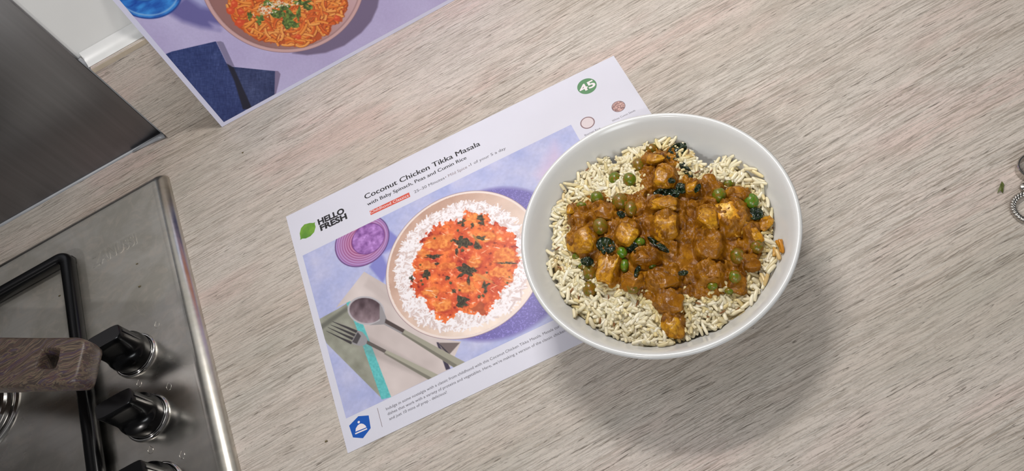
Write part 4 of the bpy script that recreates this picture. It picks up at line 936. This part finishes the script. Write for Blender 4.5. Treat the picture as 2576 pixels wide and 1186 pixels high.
# cumin seeds in the rice
M_cum = simple('cumin_seed', (132, 86, 40), .5, vary=26, scale=900)
sv = []; 
for a_ in np.linspace(-1, 1, 7):
    rr2 = math.sqrt(max(1 - a_ * a_, 0)) * .9 + .06
    for k in range(6): sv.append((a_ * .0024, rr2 * .00062 * math.cos(k * math.pi / 3), rr2 * .0005 * math.sin(k * math.pi / 3)))
sf = [(i * 6 + k, i * 6 + (k + 1) % 6, (i + 1) * 6 + (k + 1) % 6, (i + 1) * 6 + k) for i in range(6) for k in range(6)]
seed0 = mesh('cumin_seed', sv, sf, M_cum)
SEEDS = [(318, 300), (311, 357), (209, 388), (183, 511), (185, 656), (876, 312), (975, 270), (815, 312), (247, 848), (377, 985), (330, 345), (1148, 560), (1123, 790), (860, 965), (930, 945), (415, 880), (545, 905), (280, 880), (1080, 360), (1092, 372), (230, 560), (700, 175), (775, 215), (820, 905), (730, 1060), (440, 1000), (500, 950), (265, 950), (995, 935), (195, 745)]
for i, (x, y) in enumerate(SEEDS):
    o = seed0 if i == 0 else seed0.copy()
    if i: scene.collection.objects.link(o)
    P = on_food([ZB([(x, y)])[0]], .0028)[0]; P[2] = max(P[2], wall_z(math.hypot(P[0] - BX, P[1] - BY)) + .002)
    o.location = tuple(P); o.rotation_euler = (0, rng.normal() * .3, rng.random() * 3.14)
    tag(o, 'thin brown cumin seed lying in the rice', 'cumin seed', 'cumin seeds in the rice')
# ------------------------------------------------------------------ small things at the right edge
M_silver = steel('tarnished_silver', (188, 184, 178), .16, .2, (300, 300, 300), stain=False)
rc = at1(2593, 527, .0); rc = np.array([rc[0], rc[1], 0]); Rr = .0102; ring = []
def strand(k, turns=11, n=220, off=.0011):
    th = np.linspace(0, 2 * math.pi, n, endpoint=False); ph_ = th * turns + k * 2 * math.pi / 3
    return np.c_[rc[0] + (Rr + off * np.cos(ph_)) * np.cos(th), rc[1] + (Rr + off * np.cos(ph_)) * np.sin(th), .0021 + off * np.sin(ph_)]
tr = empty('twisted_ring', tuple(rc))
for k in range(3): V, Fq = tube(strand(k), .00092, 8, closed=True); mesh('strand', V, Fq, M_silver, tr)
tag(tr, 'twisted silver ring lying flat at the right edge, lowest of the jewellery', 'ring')
c2_ = at1(2596, 430, .0); V, Fq = lathe([(.0088, .0), (.0094, .0004), (.0095, .0058), (.0090, .0064), (.0082, .0060), (.0081, .0004)], 64, (c2_[0], c2_[1], .0002), close=True)
o = autosmooth(mesh('band_ring', V, Fq, M_silver), 40); tag(o, 'plain wide silver band at the right edge, above the twisted ring', 'ring')
c3_ = at1(2577, 474, .0); V, Fq = lathe([(.00005, .0), (.0026, .0), (.0032, .0006), (.0031, .0016), (.0024, .0024), (.00005, .0028)], 40, (c3_[0], c3_[1], .0001))
o = autosmooth(mesh('silver_stud', V, Fq, M_silver), 40); tag(o, 'small domed silver stud between the two rings at the right edge', 'stud')
# herb scrap
hp = at([(2519, 458), (2526, 464), (2524, 485), (2517, 480), (2509, 485), (2515, 468)], .0012); hz_ = [.0022, .0014, .0006, .0016, .0006, .0020]
V = [(p[0], p[1], z) for p, z in zip(hp, hz_)] + [(p[0], p[1], z - .0004) for p, z in zip(hp, hz_)]
Fq = [(0, 5, 3), (0, 3, 1), (1, 3, 2), (5, 4, 3), (6, 9, 11), (6, 7, 9), (7, 8, 9), (11, 9, 10)] + [(i, (i + 1) % 6, 6 + (i + 1) % 6, 6 + i) for i in range(6)]
o = mesh('herb_scrap', V, Fq, simple('dry_green_leaf', (84, 92, 36), .6, vary=24, scale=700), None, smooth=False); tag(o, 'small crumpled green leaf scrap on the worktop near the rings', 'herb')
# crumbs
M_crumb = simple('dark_crumb', (96, 84, 52), .6, vary=20, scale=900)
for (x, y), s_, lb, z0 in [((345, 665), 3.0, 'tiny dark crumb on the hob below the embossed word', .0081), ((352, 722), 3.6, 'tiny brown crumb on the hob above the first knob', .0081), ((150, 745), 3.2, 'tiny green crumb inside the black pan support', .0081), ((611, 385), 3.0, 'tiny dark speck on the worktop above the flat card', .0), ((820, 1112), 3.4, 'tiny pale green crumb on the worktop left of the card corner', .0)]:
    V, Fq = ico(1); p = at1(x, y, z0); r2 = s_ / 4000
    o = bigmesh('crumb', V * np.array([r2 * 1.5, r2 * .7, r2 * .6]) * (1 + .25 * rng.normal(size=(len(V), 1))) + np.array([p[0], p[1], z0 + r2 * .5]), Fq, M_crumb, smooth=False); tag(o, lb, 'crumb')
